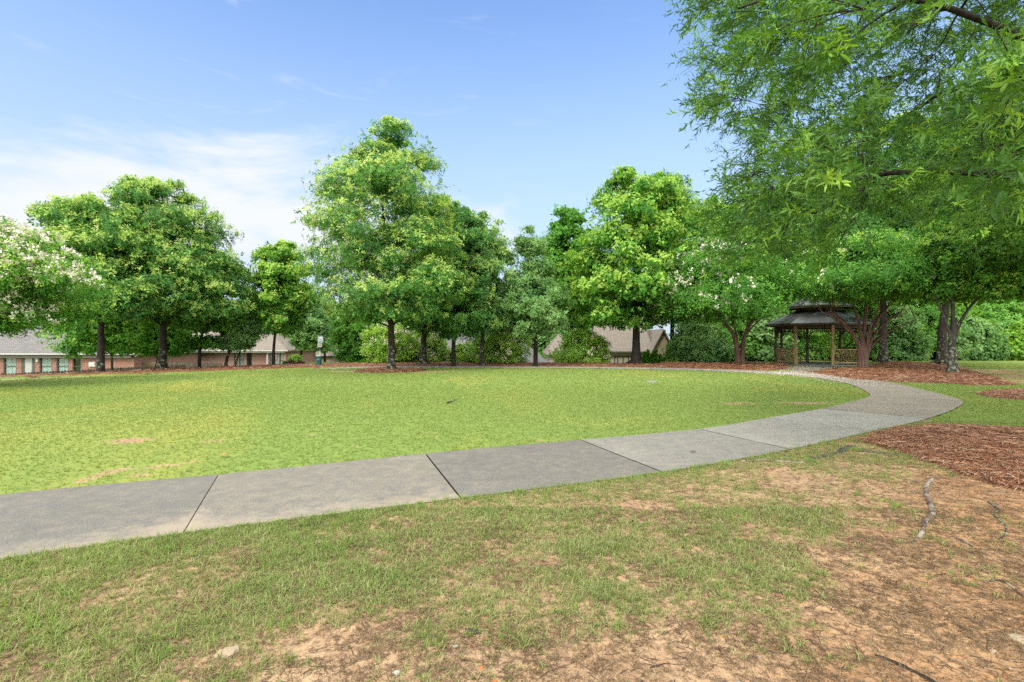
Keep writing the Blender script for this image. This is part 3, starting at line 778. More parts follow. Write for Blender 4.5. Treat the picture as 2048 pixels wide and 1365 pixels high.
# white petals on the far path and its verges
r = np.random.default_rng(90)
t = r.uniform(13.4, 19.5, 13000); s_ = r.uniform(-0.5, 1.55, len(t))
pp = np.array([at_t(PL, a)*(1-b)+at_t(PR, a)*b for a, b in zip(t, s_)])
q_ = r.random((4500, 2)); tt = q_[:, 0]*(nS-1.001); ii = tt.astype(int); fr = (tt-ii)[:, None]
sl = SPUR_L[ii]*(1-fr)+SPUR_L[ii+1]*fr; sr = SPUR_R[ii]*(1-fr)+SPUR_R[ii+1]*fr
ps = sl*(1-q_[:, 1:]*1.5+0.25)+sr*(q_[:, 1:]*1.5-0.25)
pr_ = np.exp(-((t-15.8)/1.7)**2)*np.where((s_ < 0) | (s_ > 1), 0.35, 1.0)
pp = np.vstack([pp[r.random(len(pp)) < pr_], ps]); n = len(pp)
insp = (poly_sdf(pp[:, 0], pp[:, 1], PATH_POLY) > 0)
zz = np.where(insp, hz(pp[:, 0], pp[:, 1])+0.016, ground_z(pp[:, 0], pp[:, 1])+0.03)
zz = np.where((poly_sdf(pp[:, 0], pp[:, 1], SPUR_POLY) > 0) & ~insp, hz(pp[:, 0], pp[:, 1])+0.012, zz)
T = np.array([[(-1, -.6, 0), (1, -.7, .25), (.9, .7, 0), (-.8, .8, .3)]])
V, F, k = bake(T, np.array([[0, 1, 2, 3]]), np.stack([pp[:, 0], pp[:, 1], zz], 1), orient(np.stack([r.normal(0, .2, n), r.normal(0, .2, n), np.ones(n)], 1), r.random(n)*6.28), r.uniform(0.009, 0.018, n))
tag(link('fallen_petals', fast_mesh('fallen_petals', V, [F], [M['bloom']], rnd=np.repeat(r.random(n), 4))), 'white petals dropped over the far path by the gazebo', None, None, 'stuff')
#=====PART2=====
# ---------------------------------------------------------------- roots and loose pieces near the camera
def ground_pt(px, py, lift=0.0):
    x, y = W(px, py); return np.array((x, y, float(ground_z(x, y))+lift))
def root_obj(name, label, cat, pix, rad, mat, lift=0.0, group=None, sides=8, rough=0.35):
    P = catmull([ground_pt(a, b) for a, b in pix], 6)
    c = P[len(P)//2].copy()
    rr = np.interp(np.linspace(0, 1, len(P)), np.linspace(0, 1, len(rad)), rad)
    rr = rr*(1+0.10*np.array([math.sin(i*0.9)+math.sin(i*0.37) for i in range(len(P))]))
    P[:, 2] = ground_z(P[:, 0], P[:, 1])+rr*0.1+lift
    mb = MB(); mb.tube(P-c, rr, sides, rough=rough)
    o = mb.build(name, mat, None, True); o.location = c
    return tag(o, label, cat, group)
M['root'] = bark_mat('root_bark', (0.06, 0.042, 0.03), (0.30, 0.22, 0.16), 0.5, (0.42, 0.37, 0.30), zs=1.0)
M['mossroot'] = bark_mat('mossy_root', (0.05, 0.05, 0.035), (0.16, 0.15, 0.11), 0.5, (0.12, 0.17, 0.04), zs=1.0)
root_obj('tree_root', 'grey surface root bending through sandy soil toward the camera', 'root', [(1868, 956), (1854, 970), (1852, 985), (1860, 1006), (1866, 1028), (1850, 1045), (1844, 1066), (1826, 1080), (1800, 1084)], [0.012, 0.022, 0.026, 0.024, 0.028, 0.018, 0.014, 0.008], M['root'], -0.004)
root_obj('tree_root', 'knobbly root running along the path edge beside the near straw bed', 'root', [(1608, 924), (1640, 915), (1672, 909), (1690, 900), (1708, 899), (1740, 905), (1775, 909), (1822, 913)], [0.015, 0.035, 0.04, 0.055, 0.045, 0.03, 0.03], M['mossroot'], -0.01)
root_obj('tree_root', 'thin dark root end flat on the soil, low in the frame', 'root', [(1750, 1305), (1790, 1322), (1830, 1340), (1875, 1362)], [0.006, 0.009, 0.011, 0.011], M['bark_plain'])
root_obj('tree_root', 'slim root half buried in the sandy patch left of the grey root', 'root', [(1480, 926), (1530, 924), (1575, 926), (1615, 925)], [0.012, 0.02, 0.018, 0.01], M['root'])
root_obj('fallen_stick', 'pale forked stick on the soil below the near straw bed', 'stick', [(1976, 1003), (1998, 1020), (1984, 1028), (2010, 1050), (2012, 1066), (1996, 1078)], [0.007, 0.009, 0.006, 0.008, 0.007, 0.004], M['bark_pale'], 0.004, sides=6)
root_obj('fallen_stick', 'dark stick lying across stony soil near the right edge', 'stick', [(1905, 1073), (1925, 1080), (1945, 1092)], [0.006, 0.009, 0.007], M['root'], 0.004, sides=6)
root_obj('fallen_stick', 'long thin arched twig at the lower right', 'stick', [(1968, 1160), (1995, 1158), (2020, 1168), (2046, 1190)], [0.004, 0.005, 0.005, 0.003], M['bark_pale'], 0.006, sides=6)
root_obj('fallen_stick', 'bleached stick lying alone out on the open lawn', 'stick', [(893, 809), (899, 806.5), (904, 805), (910, 801)], [0.012, 0.018, 0.016, 0.01], M['bark_pale'], 0.03, sides=6)

def single_stone(name, label, cat, px, py, size, seed, mat, flat=0.45, stretch=1.0, rz=0.0, lift=0.25):
    V, F = hull_faces(stone_template(seed, flat)); V[:, 0] *= stretch; V = V*size
    me = fast_mesh(name, V, [F], [mat]); o = link(name, me, None, ground_pt(px, py, size*flat*lift)); o.rotation_euler = (0.05, -0.08, rz)
    mod = o.modifiers.new('bevel', 'BEVEL'); mod.width = size*0.14; mod.segments = 3
    return tag(o, label, cat)
st_tan = plain('sandstone', (0.42, 0.33, 0.22), 0.8, 0.25, 18)
st_white = plain('quartz', (0.50, 0.47, 0.42), 0.6, 0.15, 30)
st_or = plain('orange_clay', (0.50, 0.20, 0.06), 0.8, 0.25, 25)
st_dk = plain('dark_bark_chip', (0.05, 0.035, 0.028), 0.8, 0.3, 25)
st_br = plain('wet_brown', (0.16, 0.07, 0.03), 0.35, 0.3, 20)
single_stone('stone', 'flat tan stone in the grass at the lower left', 'stone', 455, 1312, 0.040, 4, st_tan, 0.42, 1.25, 0.7)
single_stone('stone', 'glossy brown stone deep in green grass at the left', 'stone', 312, 1230, 0.020, 5, st_br, 0.6, 1.2, -0.2)
single_stone('stone', 'small white pebble on the bare soil at the bottom', 'stone', 910, 1293, 0.012, 6, st_white, 0.6, 1.1, 0.5)
single_stone('stone', 'pale round stone at the bottom edge, left of the white pebble', 'stone', 792, 1348, 0.019, 7, st_white, 0.5, 1.0, 0.2)
for i, (px, py, s, lab) in enumerate([(972, 1279, .011, 'orange stone just right of the dark bark chip'), (963, 1334, .013, 'rusty stone below the white pebble'),
        (990, 1360, .012, 'orange stone cut by the bottom edge'), (1074, 1332, .010, 'ochre stone between bottom grass tufts'), (1914, 1090, .02, 'flat orange stone below the dark stick')]):
    single_stone('stone', lab, 'stone', px, py, s, 20+i, st_or, 0.55, 1.2, i)
single_stone('bark_chip', 'dark upturned bark chip on the bare soil at the bottom', 'bark chip', 945, 1262, 0.030, 8, st_dk, 0.25, 1.5, -0.55, 0.8)
single_stone('stone', 'large tan stone at the lower right edge of the frame', 'stone', 2040, 1272, 0.040, 9, st_tan, 0.3, 1.6, -0.3)
mb = MB(); mb.add([(-.05, 0, .004), (-.02, .016, .012), (.02, .018, .008), (.055, 0, .012), (.02, -.017, .004), (-.02, -.016, .006)], [(0, 1, 2, 5), (5, 2, 3, 4)])
o = mb.build('fallen_leaf', st_br); x, y = W(1386, 907); o.location = (x, y, 0.022); tag(o, 'single brown leaf lying on the concrete path', 'leaf')
mb = MB(); mb.add([(-.05, 0, .004), (-.02, .02, .014), (.02, .022, .018), (.05, 0, .022), (.02, -.02, .008), (-.02, -.02, .006)], [(0, 1, 2, 5), (5, 2, 3, 4)])
lf = mb.build('fallen_leaf', st_or); x, y = W(447, 917); lf.location = (x, y, 0.045); tag(lf, 'small orange leaf on the lawn above the path', 'leaf')
# little irrigation cover far on the lawn
mb = MB(); mb.lathe([(0.0, 0.0), (0.20, 0.0), (0.20, 0.035), (0.16, 0.045), (0.0, 0.046)], (0, 0, 0), 14); mb.box(-.06, .06, -.015, .015, .045, .056)
x, y = W(1303, 765); o = mb.build('irrigation_cover', plain('grey_plastic', (0.35, 0.34, 0.31), 0.7)); o.location = (x, y, 0.0); tag(o, 'flat round grey utility cover sunk in the lawn', 'utility cover')

# ---------------------------------------------------------------- trees
def diamond(L, wd, a, el, o=(0, 0, 0), droop=0.0, fold=0.0):
    d = np.array((math.cos(a)*math.cos(el), math.sin(a)*math.cos(el), math.sin(el)))
    s = np.array((-math.sin(a), math.cos(a), fold)); o = np.array(o, float)
    return [o, o+d*L*0.5+s*wd/2, o+d*L+np.array((0, 0, -droop*L)), o+d*L*0.5-s*wd/2]
def tmpl(kind, seed=0, nt=10):
    r = np.random.default_rng(seed); out = []
    for _ in range(nt):
        vs = []
        if kind == 'oak':
            for k in range(8):
                vs += diamond(r.uniform(.75, 1.2), r.uniform(.26, .40), k*2.4+r.random(), r.uniform(-.35, .75), r.normal(0, .30, 3), 0.15, r.normal(0, .6))
        elif kind == 'broad':
            for k in range(7):
                vs += diamond(r.uniform(.8, 1.2), r.uniform(.6, .85), k*2.4+r.random(), r.uniform(-.5, .4), r.normal(0, .45, 3), 0.2, r.normal(0, .5))
        elif kind == 'small':
            for k in range(11):
                vs += diamond(r.uniform(.5, .8), r.uniform(.3, .42), k*2.4+r.random(), r.uniform(-.5, .8), r.normal(0, .5, 3), 0.1, r.normal(0, .7))
        elif kind == 'needle':
            for k in range(9):
                vs += diamond(r.uniform(.8, 1.3), r.uniform(.10, .2), k*2.4+r.random(), r.uniform(.3, 1.3), r.normal(0, .25, 3), 0.0, r.normal(0, .5))
        elif kind == 'bloom':
            for k in range(9):
                vs += diamond(r.uniform(.5, .8), r.uniform(.5, .7), k*2.4+r.random(), r.uniform(-.3, 1.2), r.normal(0, .33, 3), 0.0, r.normal(0, .6))
        out.append(vs)
    n = len(out[0])//4
    return np.array(out), np.arange(n*4).reshape(n, 4)
TM = {k: tmpl(k, i) for i, k in enumerate(('oak', 'broad', 'small', 'needle', 'bloom'))}

def skeleton(r, base, stems, clumps, twr, mb, droop=0.0, stem_wob=0.04, sides=9, kdist=0.35, limb=1.0):
    """stems: list of (points, radii); every clump grows a limb from the nearest fitting point"""
    SP, SR = [], []
    for P, R in stems:
        P = np.array(P, float); mb.tube(P, R, sides, rough=0.10)
        SP += list(P[1:]); SR += list(np.array(R)[1:])
    SP = [np.array(p) for p in SP]
    order = np.argsort([c[0][2]*0.3+np.hypot(c[0][0]-base[0], c[0][1]-base[1]) for c in clumps])
    for i in order:
        c = clumps[i][0]
        A = np.array(SP); RR = np.array(SR)
        dv = c-A; dist = np.linalg.norm(dv, axis=1)
        rise = dv[:, 2]
        cost = dist+1.2*np.maximum(0, kdist*dist-rise)+0.9*np.maximum(0, 0.025-RR)*20
        j = int(np.argmin(cost)); a = A[j]; L = dist[j]
        if L < 0.15: continue
        n = max(4, int(L/0.45)+3)
        t = np.linspace(0, 1, n)[:, None]
        ctrl = a+(c-a)*0.5+np.array((0, 0, 0.16*L))+r.normal(0, 0.07*L, 3)
        P = (1-t)**2*a+2*t*(1-t)*ctrl+t*t*c
        P[1:-1] += r.normal(0, 0.018*L, (n-2, 3))
        r0 = min(RR[j]*0.72, (0.016+0.017*L)*limb*twr)
        R = r0*(1-t[:, 0]*0.8)+0.004
        mb.tube(P, R, 5 if r0 > 0.03 else 4, cap=False)
        SP += list(P[1:-1]); SR += list(R[1:-1])

def make_tree(name, label, cat, px, D, prof, trunk_r, nclump=90, ntuft=60, leaf='oak', lsize=0.13, mat='oak', young=None,
              ypart=0.12, bark='bark', seed=1, group=None, cr=0.17, flat=0.5, stems=None, bloom=0, bloomside=None, depth=None,
              base_py=None, zb=None, rad_pow=0.5, fork=0.55, flare=1.7, parent_only=False, kdist=0.35, trunk_top=0.9, limb=1.0, topy=None, fill=0.0, lean=0.0):
    r = np.random.default_rng(seed)
    nclump = int(nclump*1.6); ntuft = int(ntuft*1.1); cr *= 0.86; flat = min(flat*1.35, 1.2); fill = fill or 0.07
    bx = (px-1024)/1024*D; by = D
    bz = float(hz(bx, by)) if zb is None else zb
    root = empty(name, (bx, by, bz-0.02), label, cat, group)
    pr = np.array([(EYE+(682.5-y)*D/1024, ((a+b)/2-1024)/1024*D, (b-a)/2*D/1024) for y, a, b in prof]); pr = pr[np.argsort(pr[:, 0])]
    z0, z1 = pr[0, 0], pr[-1, 0]; rmax = pr[:, 2].max()
    dep = depth or 1.0
    # clumps
    zs = np.linspace(z0, z1, 60); ws = np.interp(zs, pr[:, 0], pr[:, 2])**1.15+0.06*rmax
    cz = r.choice(zs, nclump, p=ws/ws.sum())+r.uniform(-.5, .5, nclump)*(z1-z0)/60
    rr = np.interp(cz, pr[:, 0], pr[:, 2]); xc = np.interp(cz, pr[:, 0], pr[:, 1])
    az = (np.arange(nclump)*2.39996+r.normal(0, .35, nclump))
    f = r.random(nclump)**rad_pow
    size = cr*rmax*r.uniform(0.65, 1.25, nclump)*np.clip(0.45+0.75*rr/rmax, 0.4, 1.15)
    cz = np.clip(cz, z0+size*(flat*1.15+0.12), z1)
    rad = np.maximum(rr-size*0.75, 0.02)*f*(1+0.10*np.sin(az*3+seed)*f)
    C = np.stack([xc+rad*np.cos(az), by+rad*np.sin(az)*dep, cz], 1)
    top = np.array([[pr[-1, 1], by, z1-0.25*size.mean()]]); C = np.vstack([C, top]); size = np.append(size, size.mean()*0.45); f = np.append(f, 0.2)
    clumps = [(C[i], size[i]) for i in range(len(C))]
    # trunk(s)
    mb = MB(); L = lambda p: np.array(p)-np.array((bx, by, bz-0.02))
    loc = [(L(c), s) for c, s in clumps]
    zt = z0+(z1-z0)*trunk_top-bz
    if stems is None:
        n = 16; t = np.linspace(0, 1, n); xt = np.interp(z0+(z1-z0)*fork, pr[:, 0], pr[:, 1])-bx
        zz = t**1.25*zt
        P = np.stack([xt*sstep(t, 0.15, 1.0)+0.035*np.sin(t*7+seed)*t*2, 0.05*np.sin(t*5+seed*2)*t, zz], 1)
        R = trunk_r*(1-0.93*t**1.15)*(1+(flare-1)*np.exp(-zz/(trunk_r*1.1)))
        P[0, 2] = -0.12
        st = [(P, np.maximum(R, 0.012))]
        if flare > 1.3:
            for k in range(5):
                a = k*1.257+r.random()*.6; q = trunk_r*flare*1.35
                mb.tube([(math.cos(a)*trunk_r*.35, math.sin(a)*trunk_r*.35, trunk_r*2.6), (math.cos(a)*trunk_r*.8, math.sin(a)*trunk_r*.8, trunk_r*.9), (math.cos(a)*q, math.sin(a)*q, 0.02), (math.cos(a)*q*1.35, math.sin(a)*q*1.35, -0.12)],
                        [trunk_r*.55, trunk_r*.5, trunk_r*.36, trunk_r*.2], 7)
    else:
        st = []
        for (dx, dy, h, r0, ox) in stems:
            n = 9; t = np.linspace(0, 1, n)
            P = np.stack([ox*(0.6+0.4*t)+dx*t**3.2+0.05*np.sin(t*8+dx*9)*t, dy*t**2.2+ox*0.3, t*h], 1); P[0, 2] = -0.1
            R = r0*(1-0.55*t)*(1+0.35*np.exp(-t*10))
            st.append((P, R))
    skeleton(r, (0, 0), st, loc, 1.0, mb, kdist=kdist, limb=limb)
    # tufts
    ntuft = int(ntuft*0.72); lsize = lsize*(1.22 if leaf == 'oak' else 1.1)
    tot = len(C)*ntuft; ci = np.repeat(np.arange(len(C)), ntuft)
    d = r.normal(0, 1, (tot, 3)); d /= np.linalg.norm(d, axis=1)[:, None]
    u = r.random(tot)**0.42
    offv = d*u[:, None]*np.array([1.15, 1.15, flat])
    outw = C[ci]-np.array([0, by, 0]); outw = np.stack([C[ci, 0]-np.interp(C[ci, 2], pr[:, 0], pr[:, 1]), C[ci, 1]-by, np.zeros(tot)], 1)
    on = outw/(np.linalg.norm(outw, axis=1)[:, None]+0.3)
    # clumps stretch outward as sprays and sag at their ends
    proj = (offv*on).sum(1)
    offv = offv+on*proj[:, None]*0.45; offv[:, 2] -= 0.18*np.maximum(proj, 0)**2
    P = C[ci]+offv*size[ci][:, None]
    # loose shoots reaching out of the clumps
    wk = (r.random(tot) < 0.10) & (f[ci] > 0.3)
    P = np.where(wk[:, None], C[ci]+(offv+(on+np.array([0, 0, 0.55]))*r.uniform(0.2, 0.6, tot)[:, None])*size[ci][:, None], P)
    if fill:
        nf = int(tot*fill); zf = r.choice(zs, nf, p=ws/ws.sum())+r.uniform(-.5, .5, nf)*(z1-z0)/60; a2 = r.random(nf)*6.283
        rf = np.interp(zf, pr[:, 0], pr[:, 2])*r.random(nf)**0.5*0.97
        P[:nf] = np.stack([np.interp(zf, pr[:, 0], pr[:, 1])+rf*np.cos(a2), by+rf*np.sin(a2)*dep, zf], 1)
    up = r.uniform(0.1, 0.9, tot)
    Dv = on*0.6+d*0.55+np.array([0, 0, 1.0])*up[:, None]
    tk, fk = TM[leaf]; wh = r.integers(0, len(tk), tot)
    V, F, k = bake(tk, fk, P-np.array((bx, by, bz-0.02)), orient(Dv, r.random(tot)*6.28), lsize*r.uniform(0.7, 1.25, tot), wh)
    nl = k//4
    rn = np.repeat(np.clip(np.repeat(r.normal(0.42, .18, tot)+0.20*np.repeat(r.normal(0, 1, len(C)), ntuft), nl)+r.normal(0, .16, tot*nl), 0, 1), 4)
    mats = [M[mat]]; mi = np.zeros(len(F), int)
    if young:
        mats.append(M[young])
        tip = (u > 0.6) & (d[:, 2] > -0.3) & (f[ci] > 0.3)
        cpref = r.random(len(C))[ci]
        pk = tip & (r.random(tot) < ypart*2.9*(0.4+1.2*cpref)*(0.5+0.9*(P[:, 2]-z0)/(z1-z0)))
        mi = np.repeat(pk.astype(int), nl)
    tm = mb.mesh('trunk', M[bark], smooth=True)
    link('trunk', tm, root)
    cm = fast_mesh('crown', V, [F], mats, mi=mi, rnd=rn)
    link('crown', cm, root)
    if bloom:
        rr2 = r.random(len(P)); ok = (u > 0.6) & (d[:, 2] > -0.1) & (P[:, 1] < by+0.6)
        if bloomside is not None: ok &= bloomside(P)
        idx = np.nonzero(ok)[0]; cw = (np.sin(ci[idx]*7.77)*0.5+0.5)**2+0.08; idx = r.choice(idx, min(bloom, len(idx)), replace=False, p=cw/cw.sum())
        PB = P[idx]-np.array((bx, by, bz-0.02))+np.array((0, 0, lsize*0.5))
        tk, fk = TM['bloom']
        V, F, k = bake(tk, fk, PB, orient(d[idx]+np.array((0, 0, .6)), r.random(len(idx))*6.28), lsize*0.95*r.uniform(.7, 1.4, len(idx)), r.integers(0, len(tk), len(idx)))
        link('blossoms', fast_mesh('blossoms', V, [F], [M['bloom']], rnd=np.repeat(np.random.default_rng(3).random(len(idx)), k)), root)
    return root

OAKG = 'oaks round the far side of the lawn'
make_tree('oak_tree', 'tall lone oak standing in a straw ring in the middle of the lawn', 'tree', 783, 25.6,
  [(243, 765, 800), (262, 735, 845), (300, 695, 885), (330, 690, 890), (350, 630, 895), (400, 603, 912), (450, 600, 935), (500, 610, 942), (550, 625, 945), (590, 630, 940), (620, 655, 925), (650, 700, 860)],
  0.19, 165, 78, 'oak', 0.125, 'oak', 'oak_young', 0.34, seed=11, cr=0.20, flat=0.42, kdist=0.25, flare=1.75)
make_tree('oak_tree', 'dark-trunked oak before the brick house, left of the lichen-spotted oak', 'tree', 201, 25.0,
  [(400, 140, 235), (425, 90, 265), (470, 78, 300), (530, 85, 335), (590, 95, 345), (620, 130, 330), (640, 160, 290)],
  0.20, 100, 62, 'oak', 0.16, 'oak', 'oak_young', 0.30, bark='bark', seed=12, cr=0.22, flat=0.45)
make_tree('oak_tree', 'broadest oak of the left group with pale lichen on its trunk', 'tree', 325, 28.0,
  [(366, 255, 350), (385, 235, 385), (430, 210, 430), (480, 205, 455), (530, 200, 485), (580, 215, 500), (620, 215, 490), (648, 270, 440)],
  0.21, 125, 66, 'oak', 0.15, 'oak', 'oak_young', 0.26, bark='bark', seed=13, cr=0.2, flat=0.42)
make_tree('young_tree', 'small yellow-green tree with a pale spotted trunk before the brick house', 'tree', 228, 30.5,
  [(612, 190, 300), (635, 120, 330), (660, 108, 335), (685, 120, 335), (711, 150, 325)], 0.10, 62, 42, 'broad', 0.15, 'maple', 'maple_young', 0.15, bark='bark_pale', seed=14, cr=0.25)
make_tree('maple_tree', 'small dark-stemmed tree forking low in front of the wooden fence', 'tree', 399, 30.0,
  [(500, 380, 450), (540, 350, 495), (600, 335, 510), (650, 345, 500), (672, 355, 455), (702, 345, 440)], 0.105, 55, 46, 'broad', 0.15, 'maple', None, bark='bark_plain', seed=15, cr=0.24, fork=0.3)
make_tree('young_tree', 'low bright green tree tucked behind the lichen-spotted oak trunk', 'tree', 305, 33.0,
  [(640, 285, 350), (660, 262, 385), (690, 262, 390), (714, 285, 370)], 0.06, 40, 44, 'broad', 0.15, 'maple', None, bark='bark_plain', seed=215, cr=0.28, flare=1.1)
make_tree('young_tree', 'low silvery-green tree screening the second brick house', 'tree', 452, 31.0,
  [(628, 435, 500), (650, 420, 530), (680, 412, 530), (702, 420, 500)], 0.115, 34, 44, 'oak', 0.17, 'oakb', None, bark='bark', seed=16, cr=0.28)
make_tree('young_tree', 'slim low tree beside the glazed bay of the second brick house', 'tree', 470, 32.5,
  [(600, 470, 540), (640, 465, 545), (680, 470, 530), (694, 480, 515)], 0.07, 26, 44, 'oak', 0.17, 'oakb', None, bark='bark_pale', seed=17, cr=0.3)
make_tree('maple_tree', 'upright maple with a tall bare trunk at the corner of the second brick house', 'tree', 547, 30.5,
  [(490, 530, 590), (510, 505, 615), (550, 495, 625), (600, 497, 625), (640, 510, 610), (664, 530, 590)], 0.10, 70, 50, 'broad', 0.14, 'maple', 'maple_young', 0.25, bark='bark_plain', seed=18, cr=0.24, flare=1.3)
make_tree('crape_myrtle', 'white-flowering crape myrtle leaning in from the left edge', 'tree', -45, 17.0,
  [(432, -90, 10), (470, -180, 75), (520, -220, 140), (560, -220, 165), (600, -220, 160), (640, -200, 125), (672, -120, 60)], 0.1, 110, 80, 'small', 0.105, 'crape', 'dogwood', 0.35, bark='bark_crape', seed=19, cr=0.2,
  stems=[(-1.0, .3, 2.6, .08, -.1), (1.0, -.1, 2.6, .08, .1), (.1, 1.0, 2.8, .07, 0), (.2, -1, 2.8, .07, .05)], bloom=2600, flat=0.55)
make_tree('oak_tree', 'silvery oak standing lower down behind the pet waste station', 'tree', 600, 40.0,
  [(570, 585, 625), (595, 565, 645), (640, 558, 665), (675, 565, 675), (700, 590, 650)], 0.16, 60, 50, 'oak', 0.22, 'oakb', None, seed=20, cr=0.24)
make_tree('leafy_shrub', 'tall fresh green shrub right of the pet waste station', 'shrub', 703, 35.0,
  [(630, 680, 720), (655, 665, 745), (690, 668, 745), (722, 675, 735)], 0.05, 46, 44, 'broad', 0.16, 'maple', None, seed=21, cr=0.28, stems=[(-.4, 0, 1.5, .05, -.05), (.4, 0, 1.5, .05, .05), (0, .3, 1.7, .05, 0)], bark='bark_plain')
# line of oaks across the back
make_tree('oak_tree', 'lichen-covered oak just right of the lone lawn oak', 'tree', 847, 31.5,
  [(395, 850, 900), (420, 820, 935), (480, 790, 955), (560, 780, 960), (620, 780, 950), (668, 800, 900)], 0.20, 85, 55, 'oak', 0.17, 'oak', 'oak_young', 0.2, bark='bark', seed=22, cr=0.22)
make_tree('oak_tree', 'straight dark-trunked oak, second to the right of the lone lawn oak', 'tree', 907, 30.2,
  [(425, 895, 950), (460, 860, 985), (530, 850, 1000), (600, 845, 1000), (650, 860, 990), (680, 880, 950)], 0.145, 70, 52, 'oak', 0.17, 'oak', None, bark='bark_plain', seed=23, cr=0.22, flare=1.05)
make_tree('oak_tree', 'oak with a knotted lichen-flecked trunk, in front of the flowering shrubs', 'tree', 964, 30.8,
  [(428, 945, 985), (450, 925, 1010), (500, 900, 1035), (570, 895, 1050), (630, 900, 1050), (675, 925, 1010)], 0.15, 80, 52, 'oak', 0.165, 'oakb', 'oak_young', 0.2, bark='bark', seed=24, cr=0.22)
make_tree('oak_tree', 'open low-spreading oak with a straight black trunk near the slate roof', 'tree', 1071, 30.4,
  [(455, 1040, 1080), (480, 1025, 1100), (540, 1015, 1120), (600, 990, 1145), (640, 985, 1155), (675, 1005, 1130)], 0.15, 72, 46, 'oak', 0.16, 'oakb', None, bark='bark_plain', seed=25, cr=0.22, flare=1.05, rad_pow=0.7)
make_tree('oak_tree', 'big round-topped oak with a flared trunk in front of the tan house', 'tree', 1272, 31.5,
  [(342, 1235, 1270), (365, 1205, 1340), (400, 1180, 1385), (450, 1165, 1400), (510, 1140, 1405), (560, 1125, 1400), (610, 1120, 1390), (640, 1150, 1350), (660, 1190, 1310)], 0.27, 130, 62, 'broad', 0.15, 'maple', 'maple_young', 0.34, bark='bark_plain', seed=26, cr=0.20, flare=1.7, flat=0.55)
make_tree('oak_tree', 'leafy oak filling the gap left of the big round-topped oak', 'tree', 1165, 37.0,
  [(425, 1110, 1150), (450, 1090, 1185), (500, 1075, 1210), (570, 1070, 1220), (630, 1085, 1210), (660, 1110, 1180)], 0.2, 80, 52, 'broad', 0.19, 'maple', None, bark='bark_plain', seed=27, cr=0.22)
make_tree('oak_tree', 'oak rising behind the right shoulder of the big round-topped oak', 'tree', 1345, 38.0,
  [(350, 1295, 1350), (375, 1270, 1385), (430, 1260, 1420), (520, 1260, 1440), (600, 1270, 1440), (650, 1290, 1400)], 0.2, 80, 52, 'oak', 0.19, 'oak', 'oak_young', 0.15, bark='bark_plain', seed=28, cr=0.22)
# flowering shrubs along the back
DG = 'white-flowering shrubs behind the far straw strip'
for i, (px, d, pr, lab) in enumerate([
   (775, 34, [(650, 745, 800), (670, 728, 835), (700, 722, 840), (728, 735, 825)], 'flowering shrub directly behind the lone oak trunk'),
   (865, 35, [(662, 830, 875), (690, 815, 900), (726, 820, 892)], 'flowering shrub between the two oaks right of the lone oak'),
   (1000, 34, [(650, 965, 1030), (680, 935, 1065), (705, 925, 1070), (732, 935, 1055)], 'widest white-flowering shrub, below the oak with the knotted trunk'),
   (930, 36, [(690, 905, 955), (708, 895, 965), (730, 900, 960)], 'flowering shrub before the grey slate roof'),
   (1165, 34, [(665, 1135, 1185), (690, 1108, 1218), (712, 1100, 1224), (734, 1110, 1216)], 'sprawling flowering shrub at the left corner of the tan house')]):
    make_tree('flowering_shrub', lab, 'shrub', px, d, pr, 0.05, 46, 52, 'broad' if i % 2 else 'small', 0.13 if i % 2 else 0.17, 'dogwood', None, bark='bark_plain', seed=40+i, group=DG, cr=0.26, flat=0.35,
      stems=[(-.9, .1, 1.5, .05, -.08), (.9, .1, 1.5, .05, .08), (0.3, .6, 1.7, .045, 0), (-.3, -.5, 1.6, .045, 0)], bloom=260 if i != 4 else 90)
# right half
make_tree('crape_myrtle', 'two-stemmed crape myrtle left of the gazebo with white blossom', 'tree', 1480, 29.5,
  [(498, 1370, 1470), (520, 1320, 1540), (560, 1300, 1590), (600, 1300, 1590), (630, 1330, 1545), (645, 1370, 1520)], 0.1, 105, 70, 'small', 0.16, 'crape', None, bark='bark_crape', seed=50, cr=0.2,
  stems=[(-1.05, 0, 2.9, .17, -.20), (.75, .1, 3.0, .16, .22), (-.3, .6, 3.3, .08, -.15), (.35, -.5, 3.3, .08, .2), (-1.6, -.2, 3.1, .06, -.2), (1.4, 0, 3.1, .06, .2)], bloom=520,
  bloomside=lambda P: (P[:, 0] < 12.0), flat=0.5, kdist=0.7, limb=0.75)
make_tree('crape_myrtle', 'vase-shaped crape myrtle of many red-brown stems beside the gazebo', 'tree', 1727, 26.5,
  [(470, 1680, 1790), (500, 1620, 1860), (550, 1570, 1900), (580, 1570, 1900), (604, 1610, 1860)], 0.1, 120, 66, 'small', 0.15, 'crape', 'dogwood', 0.08, bark='bark_crape', seed=51, cr=0.18,
  stems=[(-1.5, .1, 3.0, .15, -.26), (-.7, -.3, 3.3, .13, -.10), (.15, .1, 3.4, .15, .04), (.9, -.2, 3.2, .13, .20), (1.8, .1, 3.0, .11, .30), (-1.1, .6, 3.1, .07, -.2), (.6, .6, 3.3, .07, .15), (2.4, -.1, 2.6, .06, .32), (-2.1, -.2, 3.0, .06, -.28), (.4, -.6, 3.3, .08, .1), (-.3, .4, 3.4, .08, 0), (1.3, .5, 3.2, .07, .22)], bloom=60, flat=0.5, kdist=0.8, limb=0.75, fill=0.1)
make_tree('oak_tree', 'thick dark oak trunk behind the gazebo crape myrtle', 'tree', 1766, 33.0,
  [(250, 1700, 1860), (320, 1640, 1900), (420, 1620, 1930), (520, 1640, 1900), (590, 1680, 1860)], 0.24, 95, 58, 'oak', 0.19, 'oak', 'oak_young', 0.12, bark='bark', seed=52, cr=0.22, flare=1.6)
